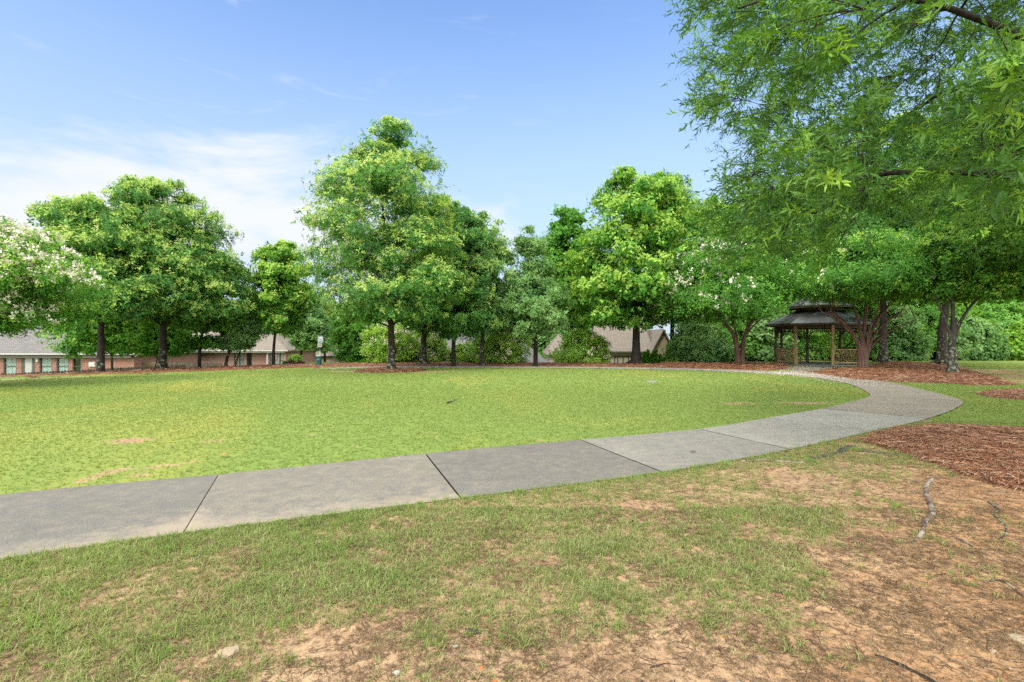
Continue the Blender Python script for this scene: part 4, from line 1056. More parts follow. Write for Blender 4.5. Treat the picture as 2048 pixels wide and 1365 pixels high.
make_tree('oak_tree', 'leaning dark oak with a widely flared base right of the gazebo', 'tree', 1884, 30.5,
  [(230, 1850, 2000), (320, 1810, 2080), (420, 1800, 2120), (520, 1810, 2100), (575, 1850, 2040)], 0.26, 95, 58, 'oak', 0.18, 'oak', None, bark='bark', seed=53, cr=0.22, flare=1.9, lean=.1)
make_tree('maple_tree', 'bright-leaved maple with a lichen-splashed trunk on the right straw bed', 'tree', 1905, 22.7,
  [(440, 1880, 2000), (480, 1840, 2060), (530, 1835, 2080), (570, 1850, 2070), (605, 1870, 2040)], 0.185, 95, 58, 'broad', 0.11, 'maple', 'maple_young', 0.14, bark='bark_pale', seed=54, cr=0.2,
  stems=[(.05, 0, 2.55, .20, 0), (-.8, .1, 3.6, .085, -.02), (1.6, .0, 3.9, .10, .03), (.35, .3, 4.3, .12, 0), (-.2, -.3, 4.0, .09, 0)], kdist=0.6)
make_tree('willow_oak', 'second willow oak behind the overhanging one at the right edge', 'tree', 2130, 19.0,
  [(60, 2060, 2250), (150, 1980, 2320), (260, 1900, 2400), (380, 1880, 2400), (470, 1900, 2380), (540, 1960, 2300)], 0.24, 130, 66, 'oak', 0.13, 'willow', 'willow_young', 0.1, bark='bark', seed=55, cr=0.2)
make_tree('oak_tree', 'pale green oak crown between the gazebo and the overhanging willow oak', 'tree', 1650, 42.0,
  [(330, 1600, 1700), (400, 1540, 1760), (480, 1510, 1780), (560, 1520, 1780), (620, 1560, 1720)], 0.25, 95, 50, 'broad', 0.24, 'oak', 'oak_young', 0.12, bark='bark_plain', seed=56, cr=0.22)
make_tree('oak_tree', 'bushy oak left of the gazebo behind the blossoming crape myrtle', 'tree', 1440, 40.0,
  [(395, 1400, 1450), (440, 1370, 1500), (520, 1350, 1540), (600, 1350, 1550), (660, 1370, 1540), (690, 1400, 1500)], 0.2, 90, 50, 'broad', 0.22, 'wood', 'maple_young', 0.12, bark='bark_plain', seed=57, cr=0.22)

# understorey behind the gazebo and along the wood edge: individual bushes and trees
BG = 'bushes along the edge of the wood'
bushes = [(1400, 36, 645, 728, 56, 'oakb'), (1362, 37, 680, 730, 26, 'dogwood'), (1440, 38, 630, 730, 55, 'wood'), (1520, 39, 600, 728, 62, 'oakb'), (1585, 41, 560, 728, 60, 'wood'), (1650, 43, 590, 727, 62, 'dogwood'),
          (1715, 42, 560, 727, 60, 'wood'), (1790, 40, 620, 727, 58, 'oakb'), (1850, 42, 570, 727, 60, 'wood'), (1930, 41, 640, 727, 62, 'oakb'), (1990, 43, 600, 727, 65, 'wood'), (2060, 40, 650, 727, 60, 'dogwood'), (2130, 42, 560, 727, 80, 'wood')]
blabs = ['silvery bush behind the straw bed between tan house and crape myrtle', 'light green bush right of the arborvitae row', 'mid green bush behind the left crape myrtle stems', 'pale bush just left of the gazebo', 'tall bush seen through the left of the gazebo', 'yellow-green bush seen through the middle of the gazebo', 'tall dark bush behind the vase-shaped crape myrtle',
         'silvery bush between the two dark oak trunks', 'tall bush behind the leaning dark oak', 'pale low bush right of the lichen-splashed maple', 'tall bush at the wood edge near the right side', 'light bush at the right edge of the frame', 'large bush just beyond the right edge']
for i, (px, d, yt, yb, hw, mt) in enumerate(bushes):
    h = yb-yt
    make_tree('wood_edge_bush', blabs[i], 'bush', px, d, [(yt, px-hw*.35, px+hw*.35), (yt+h*.25, px-hw*.85, px+hw*.85), (yt+h*.6, px-hw*1.1, px+hw*1.1), (yb, px-hw*.8, px+hw*.8)], 0.07, 40, 84, 'broad', (0.17, 0.22)[i % 2], mt, None,
       bark='bark_plain', seed=70+i, group=BG, cr=0.36, stems=[(-.5, 0, 2.2, .07, -.1), (.6, .2, 2.4, .07, .1), (0, -.3, 2.6, .07, 0)], limb=0.8, bloom=0)
# dense wood mass far behind (uncountable)
def wood_mass():
    r = np.random.default_rng(99); Ps, Ds, Sz = [], [], []
    cr_ = []
    for i in range(46):
        x = -30+i*2.6+r.normal(0, 1.0)
        y = 80+r.normal(0, 4) if x < 20 else 52+r.normal(0, 4)
        g0 = float(hz(x, y)); hgt = (r.uniform(8.0, 11.0) if x < 20 else r.uniform(12, 18)); cr_.append((x, y, g0, hgt, r.uniform(3, 4.4)))
    for i in range(24):
        x = 19+i*1.9+r.normal(0, .8); y = 47+r.normal(0, 2.0); cr_.append((x, y, 0.0, r.uniform(4.5, 9.5), r.uniform(2.2, 3.2)))
    for i in range(12):
        x = -62+i*4+r.normal(0, 1); cr_.append((x, 84+r.normal(0, 3), -3.3, r.uniform(8, 10.5), 4.2))
    for (x, y, g0, hgt, rad) in cr_:
        nc = 26
        for _ in range(nc):
            t = r.random(); rr = rad*math.sin(math.pi*min(1, t*0.85+0.12))**0.6*r.random()**0.4; a = r.random()*6.283
            c = np.array((x+rr*math.cos(a), y+rr*math.sin(a), g0+0.3+t*hgt)); s = rad*r.uniform(.28, .42); n = 34
            d = r.normal(0, 1, (n, 3)); d /= np.linalg.norm(d, axis=1)[:, None]
            Ps.append(c+d*(r.random((n, 1))**.4)*s*np.array((1.1, 1.1, .7))); Ds.append(d+np.array((0, 0, .6)))
            Sz.append(np.full(n, 0.34 if y < 52 else 0.42)*r.uniform(.7, 1.25, n))
    P = np.vstack(Ps); D = np.vstack(Ds); sz = np.concatenate(Sz); n = len(P)
    tk, fk = TM['broad']; V, F, k = bake(tk, fk, P, orient(D, r.random(n)*6.28), sz, r.integers(0, len(tk), n))
    rn = np.repeat(np.clip(np.repeat(r.normal(.4, .2, n), k//4)+r.normal(0, .15, n*(k//4)), 0, 1), 4)
    tag(link('woodland', fast_mesh('woodland', V, [F], [M['wood']], rnd=rn)), 'far-off green wood behind the park and the houses', None, None, 'stuff')
    mb = MB()
    for (x, y, g0, hgt, rad) in cr_:
        mb.tube([(x, y, g0-.2), (x+.2, y, g0+hgt*.45), (x, y, g0+hgt*.8)], [.28, .18, .05], 6)
    tag(mb.build('woodland_trunks', M['bark_plain']), 'dark trunks inside the far-off wood', None, None, 'stuff')
wood_mass()

# arborvitae row
for i, (px, yt) in enumerate([(1289, 706), (1296, 702), (1304, 710), (1311, 703), (1320, 712), (1329, 716), (1281, 716)]):
    labs = ['arborvitae in front of the tan house, tallest pair left of centre', 'slim pointed arborvitae, second from the trunk', 'short arborvitae in the middle of the row', 'pointed arborvitae right of the middle of the row', 'arborvitae second from the right end of the row', 'shortest arborvitae at the right end of the row', 'arborvitae nearest the big oak trunk']
    make_tree('arborvitae', labs[i], 'conifer', px, 35.5, [(yt, px-1, px+1), (yt+8, px-3, px+3), (726, px-5, px+5), (736, px-5, px+5)], 0.03, 26, 34, 'needle', 0.09, 'conifer', None, bark='bark_plain', seed=110+i,
              group='row of arborvitae by the tan house', cr=0.5, flat=1.2, rad_pow=0.5, flare=1.0, trunk_top=0.7)
# clipped hedge and barberries near the second brick house
mb = MB(); r = np.random.default_rng(120)
n = 5200; hx = r.uniform(-2.4, 2.4, n); face = r.random(n)
hy = np.where(face < .5, -0.5+r.normal(0, .03, n), r.uniform(-.5, .5, n)); hzv = np.where(face < .5, r.uniform(0, 1.35, n), 1.35+r.normal(0, .03, n))
tk, fk = TM['small']; V, F, k = bake(tk, fk, np.stack([hx, hy, hzv], 1), orient(np.stack([r.normal(0, .3, n), -0.7+0*hx, 0.6+0*hx], 1), r.random(n)*6.28), 0.10*r.uniform(.7, 1.2, n), r.integers(0, 10, n))
hd = empty('clipped_hedge', ((680-1024)/1024*38, 38, float(hz(-12.8, 38))+0.3), 'dark green clipped box hedge right of the pet waste station', 'hedge')
link('foliage', fast_mesh('foliage', V, [F], [M['crape']], rnd=np.repeat(r.random(n), k)), hd)
mb.box(-2.35, 2.35, -.45, .45, -1.2, 1.30); mb.build('twigs', M['bark_plain'], hd)
for i, (px, yt, w_, lab, mt) in enumerate([(582, 724, 9, 'low red-brown barberry by the brick corner, the left one', 'red'), (600, 726, 9, 'low red-brown barberry nearer the silvery oak', 'red'), (590, 714, 14, 'lime green round bush above the red barberries', 'dogwood'), (572, 726, 5, 'small green bush against the brick corner', 'maple')]):
    make_tree('low_bush', lab, 'bush', px, 32+(2 if i == 2 else 0), [(yt, px-w_*.5, px+w_*.5), (yt+5, px-w_, px+w_), (740, px-w_, px+w_)], 0.02, 20, 40, 'small', 0.09, mt, None, bark='bark_plain', seed=130+i, cr=0.4, flat=.8, stems=[(-.1, 0, .3, .02, 0), (.1, 0, .3, .02, 0)])
# trees behind the houses, left and middle
for i, (px, d, yt, yb, hw, mt, lab) in enumerate([
   (60, 64, 560, 690, 75, 'wood', 'dark tree behind the grey-roofed brick house at the left'), (300, 74, 590, 715, 70, 'wood', 'green tree rising behind the gap between the brick houses'),
   (500, 74, 600, 710, 60, 'oakb', 'tree behind the second brick house roof'), (650, 66, 590, 700, 40, 'oakb', 'hazy tree far behind the pet waste station'),
   (730, 50, 600, 725, 50, 'maple', 'green tree behind the leafy shrub, left of the lone oak trunk'), (800, 52, 610, 725, 50, 'dogwood', 'light green tree behind the lone oak trunk'),
   (1165, 62, 618, 700, 42, 'wood', 'rounded tree behind the left slope of the tan house'), (1110, 64, 620, 705, 45, 'oakb', 'distant tree between the slate roof and the tan house'), (1000, 80, 610, 690, 60, 'wood', 'distant tree above the slate roof'),
   (1400, 56, 610, 720, 46, 'oakb', 'misty green tree right of the tan house')]):
    h = yb-yt
    make_tree('backdrop_tree', lab, 'tree', px, d, [(yt, px-hw*.3, px+hw*.3), (yt+h*.25, px-hw*.85, px+hw*.85), (yt+h*.65, px-hw, px+hw), (yb, px-hw*.6, px+hw*.6)], 0.2, 60, 46, 'broad', 0.33, mt, None, bark='bark_plain', seed=150+i, cr=0.26, zb=float(hz((px-1024)/1024*d, d)))

# ---------------------------------------------------------------- overhanging willow oak
def willow_template(nt=8, seed=5):
    r = np.random.default_rng(seed); out = []
    for _ in range(nt):
        vs = []; n = 15; L = 0.36
        bx_, by_ = r.normal(0, .05, 2)
        def ax(t): return np.array((bx_*t*t*4*L, by_*t*t*4*L, t*L))
        for k in range(n):
            t = 0.12+0.88*k/(n-1); a = k*2.4+r.normal(0, .4)
            ll = r.uniform(.065, .105)*(1.0 if k < n-5 else 1.1); el = r.uniform(.35, .9) if k < n-4 else r.uniform(.5, 1.3)
            d = np.array((math.cos(a)*math.cos(el), math.sin(a)*math.cos(el), math.sin(el))); s = np.cross(d, np.array((0, 0, 1.0))); s /= np.linalg.norm(s)+1e-9
            nn = np.cross(s, d); wv = r.uniform(.017, .025)/2; o = ax(t)
            m_ = o+d*ll*0.45+nn*0.004; tp = o+d*ll-nn*ll*0.16*r.random()
            vs += [o-s*wv*.3, o+s*wv*.3, m_+s*wv, m_-s*wv, tp+s*.001, tp-s*.001]
        out.append(vs)
    F = np.vstack([[[6*k, 6*k+1, 6*k+2, 6*k+3], [6*k+3, 6*k+2, 6*k+4, 6*k+5]] for k in range(15)])
    return np.array(out), F
WT, WF = willow_template()
def rosette_template(nt=6, seed=9):
    r = np.random.default_rng(seed); out = []
    for _ in range(nt):
        vs = []
        for k in range(10):
            a = k*2.4+r.normal(0, .3); ll = r.uniform(.075, .115); el = r.uniform(.0, 1.0)
            d = np.array((math.cos(a)*math.cos(el), math.sin(a)*math.cos(el), math.sin(el))); s = np.array((-math.sin(a), math.cos(a), 0)); wv = r.uniform(.013, .018)/2
            o = r.normal(0, .006, 3); m_ = o+d*ll*.5; tp = o+d*ll-np.array((0, 0, ll*.35))
            vs += [o-s*wv*.3, o+s*wv*.3, m_+s*wv, m_-s*wv, tp+s*.001, tp-s*.001]
        out.append(vs)
    F = np.vstack([[[6*k, 6*k+1, 6*k+2, 6*k+3], [6*k+3, 6*k+2, 6*k+4, 6*k+5]] for k in range(10)])
    return np.array(out), F
RT, RF = rosette_template()
def willow_oak():
    r = np.random.default_rng(202)
    bx, by = 9.0, 7.2; bz = float(hz(bx, by))
    root = empty('willow_oak', (bx, by, bz-0.03), 'huge willow oak reaching in overhead from beyond the right edge', 'tree')
    mb = MB(); zt = 11.0
    t = np.linspace(0, 1, 16)
    P = np.stack([0.1*np.sin(t*5), 0.1*np.cos(t*4)-.1, t*zt], 1); P[0, 2] = -.2
    R = 0.30*(1-0.9*t)*(1+0.8*np.exp(-t*zt/0.35)); mb.tube(P, R, 12, rough=.08)
    for k in range(6):
        a = k*1.05+.3; mb.tube([(math.cos(a)*.12, math.sin(a)*.12, .8), (math.cos(a)*.3, math.sin(a)*.3, .25), (math.cos(a)*.6, math.sin(a)*.6, .02), (math.cos(a)*1.0, math.sin(a)*1.0, -.12)], [.16, .14, .09, .05], 7)
    SPp = [p for p in P[3:]]; SRr = [q for q in R[3:]]
    # main limbs
    limbs = []
    for k in range(22):
        a = k*2.39996; t0 = 0.30+0.62*k/22; z0 = t0*zt
        Lh = 6.5*(1-0.45*max(0, t0-0.35)/0.65)*r.uniform(.85, 1.1)*(0.86 if t0 < .28 else 1)
        n = 12; s = np.linspace(0, 1, n)
        rise = 0.10*Lh+2.4*t0; d = np.array((math.cos(a), math.sin(a)))
        wob = np.cumsum(r.normal(0, .10, (n, 2)), 0)*s[:, None]
        LP = np.stack([d[0]*Lh*s+wob[:, 0], d[1]*Lh*s+wob[:, 1], z0+rise*np.sin(s*1.9)-0.45*s**2.5*(1.6-t0)*1.5+np.cumsum(r.normal(0, .03, n))], 1)
        LR = (0.075-0.03*t0)*(1-s*.88)+.005
        limbs.append((LP, LR)); SPp += list(LP[2:]); SRr += list(LR[2:])
    # clumps spread on the limbs and between them
    base = np.array((bx, by, bz-0.03)); C = []; 
    lim = [(-400, 1402), (0, 1402), (110, 1392), (200, 1392), (280, 1445), (340, 1455), (400, 1418), (470, 1405), (560, 1420), (700, 1560)]
    ly = [a for a, b in lim]; lx = [b for a, b in lim]
    tries = 0
    while len(C) < 660 and tries < 60000:
        tries += 1
        a = r.random()*6.283; zz = r.uniform(2.3, 12.6)
        tt = (zz-2.3)/10.3; rm = 6.9*(math.sin(math.pi*min(.97, .30+.66*tt))**0.65)
        if tt < .12: rm *= .75+2*tt
        rad = rm*r.random()**0.55; c = np.array((bx+rad*math.cos(a), by+rad*math.sin(a), zz))
        if c[1] > 0.8:
            ppx = 1024+1024*c[0]/c[1]; ppy = 682.5-(zz-EYE)/c[1]*1024
            if ppx-0.42*1024/c[1] < np.interp(ppy, ly, lx): continue
            low = np.interp(ppx, [1400, 1550, 1650, 1800, 2048], [540, 535, 515, 455, 430])
            if ppy+0.35*1024/c[1] > low: continue
            vis = 0 < ppy+60 and ppx < 2150
            if not vis and r.random() < 0.55: continue
            if c[1] < 2.4: continue
        elif r.random() < .7: continue
        C.append(c-base)
    lv = mb
    for LP, LR in limbs:
        # keep the limb only as far as foliage reaches
        dmin = np.array([min(np.linalg.norm(np.array(c)-p) for c in C) for p in LP])
        last = np.nonzero(dmin < 1.0)[0]; e = (last.max()+1) if len(last) else 4
        mb.tube(LP[:max(e, 4)], LR[:max(e, 4)], 7, cap=False, rough=.08)
    SPa, SRa = list(SPp), list(SRr)
    pos, dirs, yng = [], [], []
    order = np.argsort([np.hypot(c[0], c[1]) for c in C])
    for i in order:
        c = C[i]; A = np.array(SPa); dist = np.linalg.norm(c-A, axis=1)
        inner = np.hypot(A[:, 0], A[:, 1])-np.hypot(c[0], c[1])
        j = int(np.argmin(dist+1.5*np.maximum(0, inner))); a = A[j]; L = dist[j]
        n = max(4, int(L/.3)+2); t = np.linspace(0, 1, n)[:, None]
        ctrl = a+(c-a)*.5+np.array((0, 0, .12*L)); Pp = (1-t)**2*a+2*t*(1-t)*ctrl+t*t*c; Pp[1:-1] += r.normal(0, .02*L, (n-2, 3))
        r0 = min(SRa[j]*.7, .010+.012*L); mb.tube(Pp, r0*(1-t[:, 0]*.75)+.003, 5, cap=False)
        SPa += list(Pp[1:]); SRa += list((r0*(1-t[:, 0]*.75)+.003)[1:])
        # sprays of leaves: off-shoots along a fanning twig
        od = c-a; od[2] *= .3; od = od/(np.linalg.norm(od)+1e-6); rad_ = np.array((c[0], c[1], 0)); rad_ /= np.linalg.norm(rad_)+.1
        od = od*.6+rad_*.6
        ns = 24
        for k in range(5):
            q = od+r.normal(0, .55, 3)*np.array((1, 1, .45)); q /= np.linalg.norm(q); lt = r.uniform(.45, .85)
            s = np.linspace(0, 1, 5)[:, None]; tw = c+q*lt*s+np.array((0, 0, -.22*lt))*s**2
            mb.tube(tw, .006*(1-s[:, 0]*.7)+.0015, 3, cap=False)
            for m_ in range(5):
                ss = r.uniform(.15, 1.0); p0 = c+q*lt*ss+np.array((0, 0, -.22*lt))*ss**2
                dd = q*.8+r.normal(0, .55, 3); dd[2] -= .12
                pos.append(p0); dirs.append(dd)
            yng.append(tw[-1])
    pos = np.array(pos); dirs = np.array(dirs); n = len(pos)
    V, F, k = bake(WT, WF, pos, orient(dirs, r.random(n)*6.28), r.uniform(.9, 1.4, n), r.integers(0, len(WT), n))
    rn = np.repeat(np.clip(np.repeat(r.normal(.38, .26, n), 15)+r.normal(0, .12, n*15), 0, 1), 6)
    # leaves of the last shoots are young and light
    yf = np.repeat(r.random(n) < 0.10, len(WF)).astype(int)
    yt = np.array(yng); yt = yt[r.random(len(yt)) < .55]; m_ = len(yt)
    V2, F2, k2 = bake(RT, RF, yt, orient(np.stack([r.normal(0, .5, m_), r.normal(0, .5, m_), np.ones(m_)*.8], 1), r.random(m_)*6.28), r.uniform(.8, 1.2, m_), r.integers(0, len(RT), m_))
    me = fast_mesh('crown', np.vstack([V, V2]), [np.vstack([F, F2+len(V)])], [M['willow'], M['willow_young']], mi=np.concatenate([yf, np.ones(len(F2), int)]), rnd=np.concatenate([rn, np.repeat(r.random(m_), k2)]))
    link('crown', me, root)
    link('trunk', mb.mesh('trunk', M['bark_plain'], smooth=True), root)
willow_oak()
# ---------------------------------------------------------------- house materials
def brick_mat(name, a, b, mortar, sc=1.0):
    m, g = new_mat(name)
    tc = g.node('ShaderNodeTexCoord').outputs['Object']
    sp = g.node('ShaderNodeSeparateXYZ', None, Vector=tc)
    v = g.node('ShaderNodeCombineXYZ', None, X=g.math('ADD', sp.outputs[0], sp.outputs[1]), Y=sp.outputs[2], Z=0.0)
    br = g.node('ShaderNodeTexBrick', None, Vector=v, Color1=(*a, 1), Color2=(*b, 1), Mortar=(*mortar, 1), Scale=1.0)
    br.inputs['Mortar Size'].default_value = 0.012; br.inputs['Brick Width'].default_value = 0.24*sc; br.inputs['Row Height'].default_value = 0.085*sc; br.inputs['Bias'].default_value = 0.0
    n = g.noise(v, 9, 4)
    c = g.mix(g.ramp(n, [(0.4, 0.0), (0.65, 0.6)]), br.outputs[0], g.mix(1.0, br.outputs[0], (0.62, 0.55, 0.55), 'MULTIPLY'))
    finish(g, c, 0.85, br.outputs['Fac'], -0.3, 0.01, 0.2); return m
def shingle_mat(name, a, b, ax='x'):
    m, g = new_mat(name)
    tc = g.node('ShaderNodeTexCoord').outputs['Object']
    sp = g.node('ShaderNodeSeparateXYZ', None, Vector=tc)
    v = g.node('ShaderNodeCombineXYZ', None, X=g.math('ADD', sp.outputs[0], g.math('MULTIPLY', sp.outputs[1], 0.9)), Y=g.math('MULTIPLY', sp.outputs[2], 2.0), Z=0.0)
    br = g.node('ShaderNodeTexBrick', None, Vector=v, Color1=(*a, 1), Color2=(*b, 1), Mortar=(a[0]*.45, a[1]*.45, a[2]*.45, 1), Scale=1.0)
    br.inputs['Mortar Size'].default_value = 0.02; br.inputs['Brick Width'].default_value = 0.34; br.inputs['Row Height'].default_value = 0.28
    n = g.noise(tc, 2.5, 5); n2 = g.noise(v, 11, 3)
    c = g.mix(g.ramp(n, [(0.35, 0.0), (0.7, 0.5)]), br.outputs[0], tuple(x*.7 for x in b))
    c = g.mix(g.ramp(n2, [(0.4, 0.0), (0.7, 0.5)]), c, tuple(min(1, x*1.35) for x in b))
    finish(g, c, 0.9, br.outputs['Fac'], -0.4, 0.01, 0.2); return m
M['brick'] = brick_mat('red_brick', (0.30, 0.10, 0.07), (0.42, 0.18, 0.13), (0.50, 0.42, 0.36), 1.25)
M['brick2'] = brick_mat('pink_brick', (0.38, 0.18, 0.14), (0.47, 0.25, 0.20), (0.50, 0.40, 0.35))
M['brick3'] = brick_mat('tan_brick', (0.46, 0.34, 0.26), (0.54, 0.42, 0.33), (0.5, 0.45, 0.4))
M['shingle'] = shingle_mat('grey_shingle', (0.17, 0.163, 0.16), (0.25, 0.24, 0.235))
M['shingle_tan'] = shingle_mat('tan_shingle', (0.22, 0.19, 0.16), (0.31, 0.27, 0.225))
M['slate'] = shingle_mat('slate_shingle', (0.13, 0.135, 0.14), (0.21, 0.21, 0.215))
M['trim'] = plain('brown_trim', (0.11, 0.10, 0.085), 0.6)
M['trimw'] = plain('white_trim', (0.62, 0.62, 0.60), 0.5)
M['cream'] = plain('cream_board', (0.52, 0.46, 0.37), 0.7, 0.06)
M['curtain'] = plain('white_curtain', (0.82, 0.85, 0.84), 0.7, 0.08, 3.0)
M['door'] = plain('pale_door', (0.50, 0.53, 0.49), 0.5, 0.04)
m, g = new_mat('window_glass')
b = finish(g, (0.02, 0.03, 0.035), 0.06, None, spec=0.6); M['glass'] = m
m, g = new_mat('clear_window_glass')
gl = g.node('ShaderNodeBsdfGlossy', None, Color=(.9, .95, 1), Roughness=.03); tr = g.node('ShaderNodeBsdfTransparent', None, Color=(.85, .9, .9))
g.node('ShaderNodeOutputMaterial', None, Surface=g.node('ShaderNodeMixShader', None, _0=.07, _1=tr.outputs[0], _2=gl.outputs[0]).outputs[0]); M['clear'] = m

def wall_with_openings(mb, x0, x1, y, z0, z1, ops, th=0.25):
    """front wall along x at plane y (front face), pieces butt end to end"""
    x = x0
    for (a, b_, zb, zt) in sorted(ops):
        if a > x: mb.box(x, a, y, y+th, z0, z1)
        if zb > z0: mb.box(a, b_, y, y+th, z0, zb)
        if zt < z1: mb.box(a, b_, y, y+th, zt, z1)
        x = b_
    if x < x1: mb.box(x, x1, y, y+th, z0, z1)
def add_window(parent, x0, x1, y, z0, z1, dark=False, frame='trim', sash=True, name='window', muntin=0):
    f = MB(); w_ = 0.07
    f.box(x0, x0+w_, y+.03, y+.12, z0, z1); f.box(x1-w_, x1, y+.03, y+.12, z0, z1)
    f.box(x0+w_, x1-w_, y+.03, y+.12, z1-w_, z1); f.box(x0+w_, x1-w_, y+.03, y+.12, z0, z0+w_)
    if sash: zm = (z0+z1)/2-.05; f.box(x0+w_, x1-w_, y+.05, y+.11, zm, zm+.05)
    for k in range(muntin):
        xm = x0+(x1-x0)*(k+1)/(muntin+1); f.box(xm-.015, xm+.015, y+.06, y+.10, z0+w_, z1-w_)
    fo = f.build(name, M[frame], parent)
    p = MB(); p.box(x0+w_, x1-w_, y+.115, y+.13, z0+w_, z1-w_); p.build('pane', M['glass'] if dark == 2 else M['clear'], fo)
    if dark != 2:
        c = MB(); n = 26; xs = np.linspace(x0+w_, x1-w_, n); ys = y+.150+.012*np.sin(np.arange(n)*2.1)
        if dark: spans = [(int(n*.74), n-1)]
        else: spans = [(0, int(n*.52)), (int(n*.56), n-1)]
        for a, b_ in spans:
            for i in range(a, b_):
                c.add([(xs[i], ys[i], z0+w_), (xs[i+1], ys[i+1], z0+w_), (xs[i+1], ys[i+1], z1-w_), (xs[i], ys[i], z1-w_)], [(0, 1, 2, 3)])
        c.build('curtain', M['curtain'], fo)
    return fo
def hip_roof(parent, x0, x1, y0, y1, ze, zr, over=0.4, hipl=True, hipr=True, mat='shingle', thick=0.16, gutter='trimw', name='roof'):
    mb = MB(); a0, a1, b0, b1 = x0-over, x1+over, y0-over, y1+over; ym = (b0+b1)/2; run = (b1-b0)/2
    rl = a0+(run if hipl else 0); rr = a1-(run if hipr else 0)
    if rr < rl: rl = rr = (rl+rr)/2
    V = [(a0, b0, ze), (a1, b0, ze), (a1, b1, ze), (a0, b1, ze), (rl, ym, zr), (rr, ym, zr)]
    Vb = [(a, b_, c-thick) for a, b_, c in V[:4]]
    mb.add(V+Vb, [(0, 1, 5, 4), (2, 3, 4, 5), (0, 6, 7, 1), (1, 7, 8, 2), (2, 8, 9, 3), (3, 9, 6, 0), (6, 9, 8, 7)], [(1, 2, 5), (3, 0, 4)])
    ro = mb.build(name, M[mat], parent)
    g_ = MB(); g_.box(a0, a1, b0-.10, b0-.003, ze-.13, ze-.015); g_.build('gutter', M[gutter], ro)
    return ro

# brick house at the left edge
D1 = 45.0
def hx(px, d=D1): return (px-1024)/1024*d
G1 = -2.45; E1 = 0.44
h1 = empty('brick_house', (hx(130), D1, G1), 'red brick house with a wide grey shingle roof at the left edge', 'house')
ox = hx(130)
def lx(px): return hx(px)-ox
ops = []; L = MB()
zt = EYE-(712.5-682.5)*D1/1024-G1; zb = EYE-(752-682.5)*D1/1024-G1
wins = [(7, 33), (79, 104), (113, 137), (145, 164)]
for a, b_ in wins: ops.append((lx(a), lx(b_), zb+ (0.0), zt))
ops.append((lx(43), lx(70), 0.35, zt))
for a, b_ in ((-75, -50), (-45, -20)): ops.append((lx(a), lx(b_), zb, zt))
wall_with_openings(L, lx(-190), lx(268), 0, -0.8, E1-G1-.14, ops)
L.box(lx(-190), lx(-190)+.25, .25, 9.5, -.8, E1-G1-.14); L.box(lx(268)-.25, lx(268), .25, 9.5, -.8, E1-G1-.14); L.box(lx(-190)+.25, lx(268)-.25, 9.25, 9.5, -.8, E1-G1-.14)
L.build('wall', M['brick'], h1)
for i, (a, b_) in enumerate(wins+[(-75, -50), (-45, -20)]): add_window(h1, lx(a), lx(b_), 0, zb, zt, dark=1 if i == 3 else 0)
d = MB(); x0, x1 = lx(43), lx(70)
d.box(x0, x0+.22, .02, .14, .35, zt); d.box(x1-.28, x1, .02, .14, .35, zt); d.box(x0+.22, x1-.28, .02, .14, zt-.1, zt)
dfr = d.build('door_frame', M['trim'], h1)
d = MB(); d.box(x0+.22, x1-.28, .06, .11, .35, zt-.1)
for k in range(2): d.box(x0+.32, x1-.38, .05, .06, .55+k*.95, 1.3+k*.85)
dd_ = d.build('door', M['door'], h1); hnd = MB(); hnd.lathe([(0, 0), (.03, 0), (.03, .06), (0, .06)], (0, 0, 0), 8); ho = hnd.build('handle', M['trimw'], dd_); ho.location = (x1-.36, .03, 1.35)
sf = MB(); sf.box(lx(-190), lx(268), -.36, -.003, E1-G1-.42, E1-G1-.16); sf.build('soffit', M['trim'], h1)
hip_roof(h1, lx(-190), lx(268), 0, 9.5, E1-G1, E1-G1+3.2, .4, True, True, 'shingle')
vb = MB(); vb.lathe([(0, 0), (.05, 0), (.05, .55), (.09, .56), (.09, .62), (0, .63)], (0, 0, 0), 8); vo = vb.build('roof_vent', M['trim'], h1); vo.location = (lx(92), 3.1, E1-G1+2.0)
cb = MB(); cb.box(-.28, .28, -.13, 0, 0, .42); cb.box(-.24, .24, -.15, -.13, .04, .38); co = cb.build('meter_box', M['trimw'], h1); co.location = (lx(186), -.003, EYE-(734-682.5)*D1/1024-G1)
cb = MB(); cb.box(-.09, .09, -.16, 0, 0, .26); cb.box(-.12, .12, -.2, 0, .26, .30); co = cb.build('wall_light', M['trimw'], h1); co.location = (lx(76.5), -.003, EYE-(724-682.5)*D1/1024-G1)

# second brick house
D2 = 57.0; G2 = -2.6; E2 = 0.52
h2 = empty('brick_house', (hx(420, D2), D2, G2), 'pinkish brick house with a low hip roof beyond the wooden fence', 'house')
ox = hx(420, D2)
def lx(px): return hx(px, D2)-ox
zt = EYE-(706-682.5)*D2/1024-G2; zb = EYE-(733-682.5)*D2/1024-G2
L = MB(); ops = [(lx(468), lx(476), .4, zt), (lx(478), lx(487), zb, zt), (lx(493), lx(504), .1, zt), (lx(695-360+0), lx(695-360+12), zb+.6, zt-.3)]
wall_with_openings(L, lx(268), lx(541), 0, -.8, E2-G2-.14, ops)
L.box(lx(268), lx(268)+.25, .25, 8, -.8, E2-G2-.14); L.box(lx(268)+.25, lx(576), 7.75, 8, -.8, E2-G2-.14)
